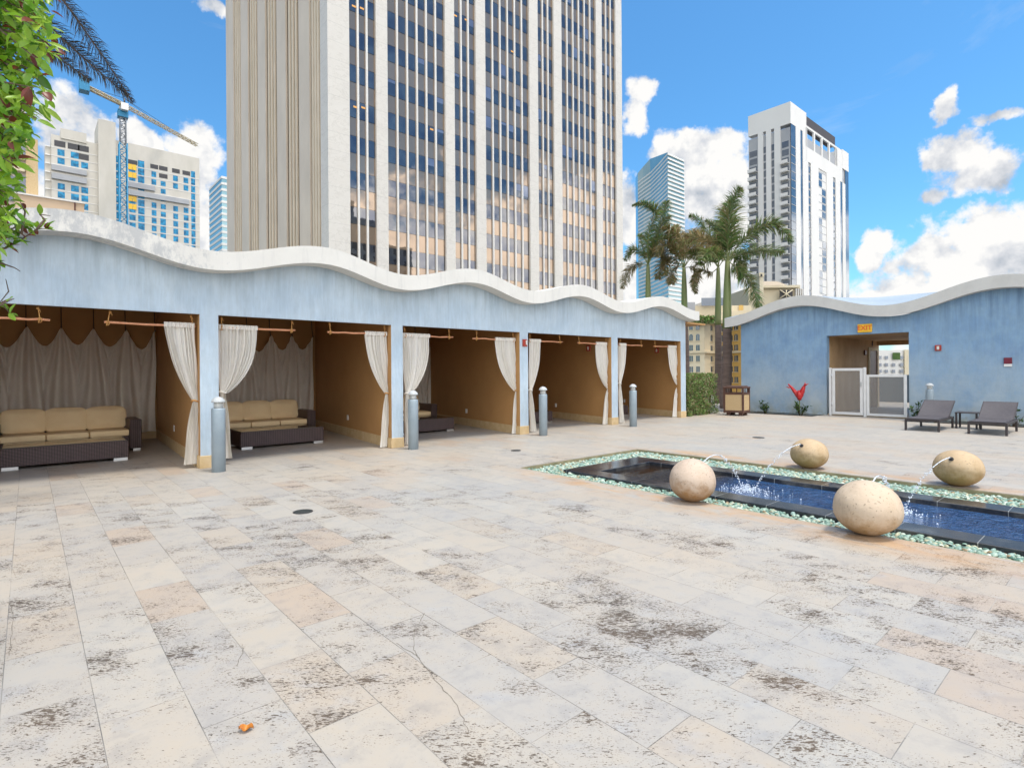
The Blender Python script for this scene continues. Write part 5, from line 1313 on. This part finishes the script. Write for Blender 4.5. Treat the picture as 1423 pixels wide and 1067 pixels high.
# ------------------------------------------------------------------ building mirrored in the tower glass
mr=empty('mirrored_building',(75,-75,-35),'tan stone building mirrored in the lower left windows of the tower','building')
b=MB(); b.box(52,-78,-35,104,-58,46); b.box(60,-76,46,92,-60,54); b.box(70,-74,54,84,-62,60); b.build('wall',K['condo'],mr)
wr=[]
for k in range(12):
    for j in range(13): wr.append((54+j*3.9,-58.02,2+k*3.7,55.9+j*3.9,-57.95,4.2+k*3.7))
b=MB()
for q in wr: b.box(*q)
tag(b.build('window',K['dark'],mr),kind='stuff')
# ------------------------------------------------------------------ light and sky
SD=Vector((.12,-.27,1)).normalized()
sun=bpy.data.lights.new('sun','SUN'); sun.energy=1.9; sun.angle=math.radians(10); sun.color=(1,.93,.83)
so=bpy.data.objects.new('sun',sun); COL.objects.link(so); so.rotation_euler=SD.to_track_quat('Z','Y').to_euler()
w=bpy.data.worlds.new('World'); sc.world=w; w.use_nodes=True; t=w.node_tree; bg=t.nodes['Background']
sky=N(t,'ShaderNodeTexSky'); sky.sky_type='NISHITA'; sky.sun_disc=False; sky.sun_elevation=math.asin(SD.z); sky.sun_rotation=math.atan2(SD.x,SD.y); sky.air_density=1.; sky.dust_density=.6; sky.ozone_density=2.2
tc=N(t,'ShaderNodeTexCoord'); d=tc.outputs['Generated']
s=N(t,'ShaderNodeSeparateXYZ'); L(t,d,s.inputs[0])
def fb(vec,scale,detail,rough=.6): return noise(t,vec,scale,detail,rough)
wn=N(t,'ShaderNodeTexNoise'); wn.inputs['Scale'].default_value=9; wn.inputs['Detail'].default_value=6; wn.inputs['Roughness'].default_value=.6; L(t,d,wn.inputs['Vector'])
wc=N(t,'ShaderNodeSeparateColor'); L(t,wn.outputs['Color'],wc.inputs[0])
az=mth(t,'ARCTAN2',s.outputs[1],s.outputs[0]); el=mth(t,'ARCSINE',s.outputs[2])
az=mth(t,'ADD',az,mth(t,'MULTIPLY_ADD',wc.outputs[0],.10,-.05)); el=mth(t,'ADD',el,mth(t,'MULTIPLY_ADD',wc.outputs[1],.09,-.045))
def ae(x,y):
    q=ray(x,y); return math.atan2(q[1],q[0]),math.atan2(q[2],math.hypot(q[0],q[1]))
ells=[]
def E_(x,y,rx,ry,k=1.):
    c=ae(x,y); a1=ae(x+rx,y); a0=ae(x-rx,y); e1=ae(x,y-ry); e0=ae(x,y+ry)
    ells.append((c[0],c[1],abs(a1[0]-a0[0])/2,abs(e1[1]-e0[1])/2,k))
for q in ((100,185,70,62),(60,300,110,90),(185,210,55,50),(268,225,52,62),(265,330,90,110),(292,8,36,22,.8),(890,118,30,38),(880,160,26,40,.85),(870,290,40,60),(985,205,50,35),(950,260,70,80),(1010,290,60,90),
   (940,390,130,70),(1328,142,28,26,.9),(1340,205,55,40),(1360,245,75,42),(1300,270,38,22,.7),(1395,160,45,14,.6),(1215,350,32,42),(1290,370,70,50),(1360,340,75,60),(1300,420,170,60),(1450,350,80,90)): E_(*q)
R_=math.radians
ells+=[(R_(-48),R_(6),R_(40),R_(14.5),1.),(R_(-62),R_(9),R_(13),R_(9),1.),(R_(-38),R_(11),R_(11),R_(9.5),1.),(R_(-100),R_(5),R_(25),R_(10),1.),(R_(150),R_(12),R_(35),R_(12),1.),(R_(-150),R_(16),R_(24),R_(13),1.),(R_(0),R_(6),R_(22),R_(8),.9),(R_(-125),R_(50),R_(26),R_(13),.8),(R_(170),R_(52),R_(16),R_(14),.8),(R_(-105),R_(26),R_(28),R_(22),1.),(R_(-95),R_(8),R_(80),R_(13),1.2),(R_(-150),R_(38),R_(30),R_(20),1.),(R_(0),R_(84),R_(500),R_(20),1.),(R_(150),R_(40),R_(30),R_(16),.9),(R_(-20),R_(48),R_(16),R_(14),.8)]  # unseen clouds: some for the tower's reflections, others added to brighten the cabanas
cur=None; cure=None
for a,e,ra,re,k in ells:
    x=mth(t,'DIVIDE',mth(t,'SUBTRACT',az,a),ra); y=mth(t,'DIVIDE',mth(t,'SUBTRACT',el,e),re)
    f=mth(t,'MULTIPLY',mth(t,'SUBTRACT',1.,mth(t,'ADD',mth(t,'MULTIPLY',x,x),mth(t,'MULTIPLY',y,y))),k)
    yy=mth(t,'ADD',y,mth(t,'MULTIPLY',x,-.3))
    if cur is None: cur=f
    else: cur=mth(t,'SMOOTH_MAX',cur,f,.25) if False else mth(t,'MAXIMUM',cur,f)
    h=mth(t,'SUBTRACT',f,0)
nz=fb(d,16,9,.62)
dens=mth(t,'ADD',mth(t,'MINIMUM',cur,.8),mth(t,'MULTIPLY_ADD',nz,2.6,-1.42))
alpha=N(t,'ShaderNodeMapRange'); alpha.interpolation_type='SMOOTHSTEP'; alpha.inputs['From Min'].default_value=-.02; alpha.inputs['From Max'].default_value=.5; L(t,dens,alpha.inputs['Value'])
# thin wisps in open sky
wsp=ramp(t,noise(t,d,2.4,7,.65,(1,1,2.5),.6),[(.58,0.),(.85,.35)])
af=mth(t,'MAXIMUM',alpha.outputs[0],wsp)
# billow relief: density difference towards the sun side
vo_=N(t,'ShaderNodeVectorMath'); vo_.operation='ADD'; L(t,d,vo_.inputs[0]); vo_.inputs[1].default_value=(-.018,.006,.03)
n2=fb(vo_.outputs[0],16,5,.55); n1=fb(d,16,5,.55)
rel=mth(t,'MULTIPLY',mth(t,'SUBTRACT',n1,n2),3.2)
big1=fb(d,5,3,.5); 
sh=mth(t,'ADD',mth(t,'ADD',.80,rel),mth(t,'MULTIPLY_ADD',big1,-.9,.45),None,True)
cc=ramp(t,sh,[(.0,(.50,.55,.62)),(.5,(.78,.80,.84)),(.9,(1.04,1.03,1.01))])
cl=N(t,'ShaderNodeVectorMath'); cl.operation='SCALE'; L(t,cc,cl.inputs[0]); L(t,mth(t,'MULTIPLY_ADD',mth(t,'MAXIMUM',mth(t,'MULTIPLY_ADD',s.outputs[1],-2.5,.25,True),mth(t,'MULTIPLY_ADD',s.outputs[2],3.,-2.1,True)),9.0,3.95),cl.inputs['Scale'])  # clouds behind the viewer and overhead boosted as added fill light
hs=N(t,'ShaderNodeHueSaturation'); hs.inputs['Saturation'].default_value=1.05; L(t,mixc(t,1.,sky.outputs[0],(.50,.79,.91),'MULTIPLY'),hs.inputs['Color'])
mx=mixc(t,af,hs.outputs[0],cl.outputs[0])
L(t,mx,bg.inputs[0]); bg.inputs[1].default_value=.15
vs=sc.view_settings; vs.view_transform='Standard'; vs.look='None'; vs.exposure=.7; vs.gamma=1
sc.cycles.max_bounces=10; sc.cycles.diffuse_bounces=8; sc.cycles.use_denoising=True
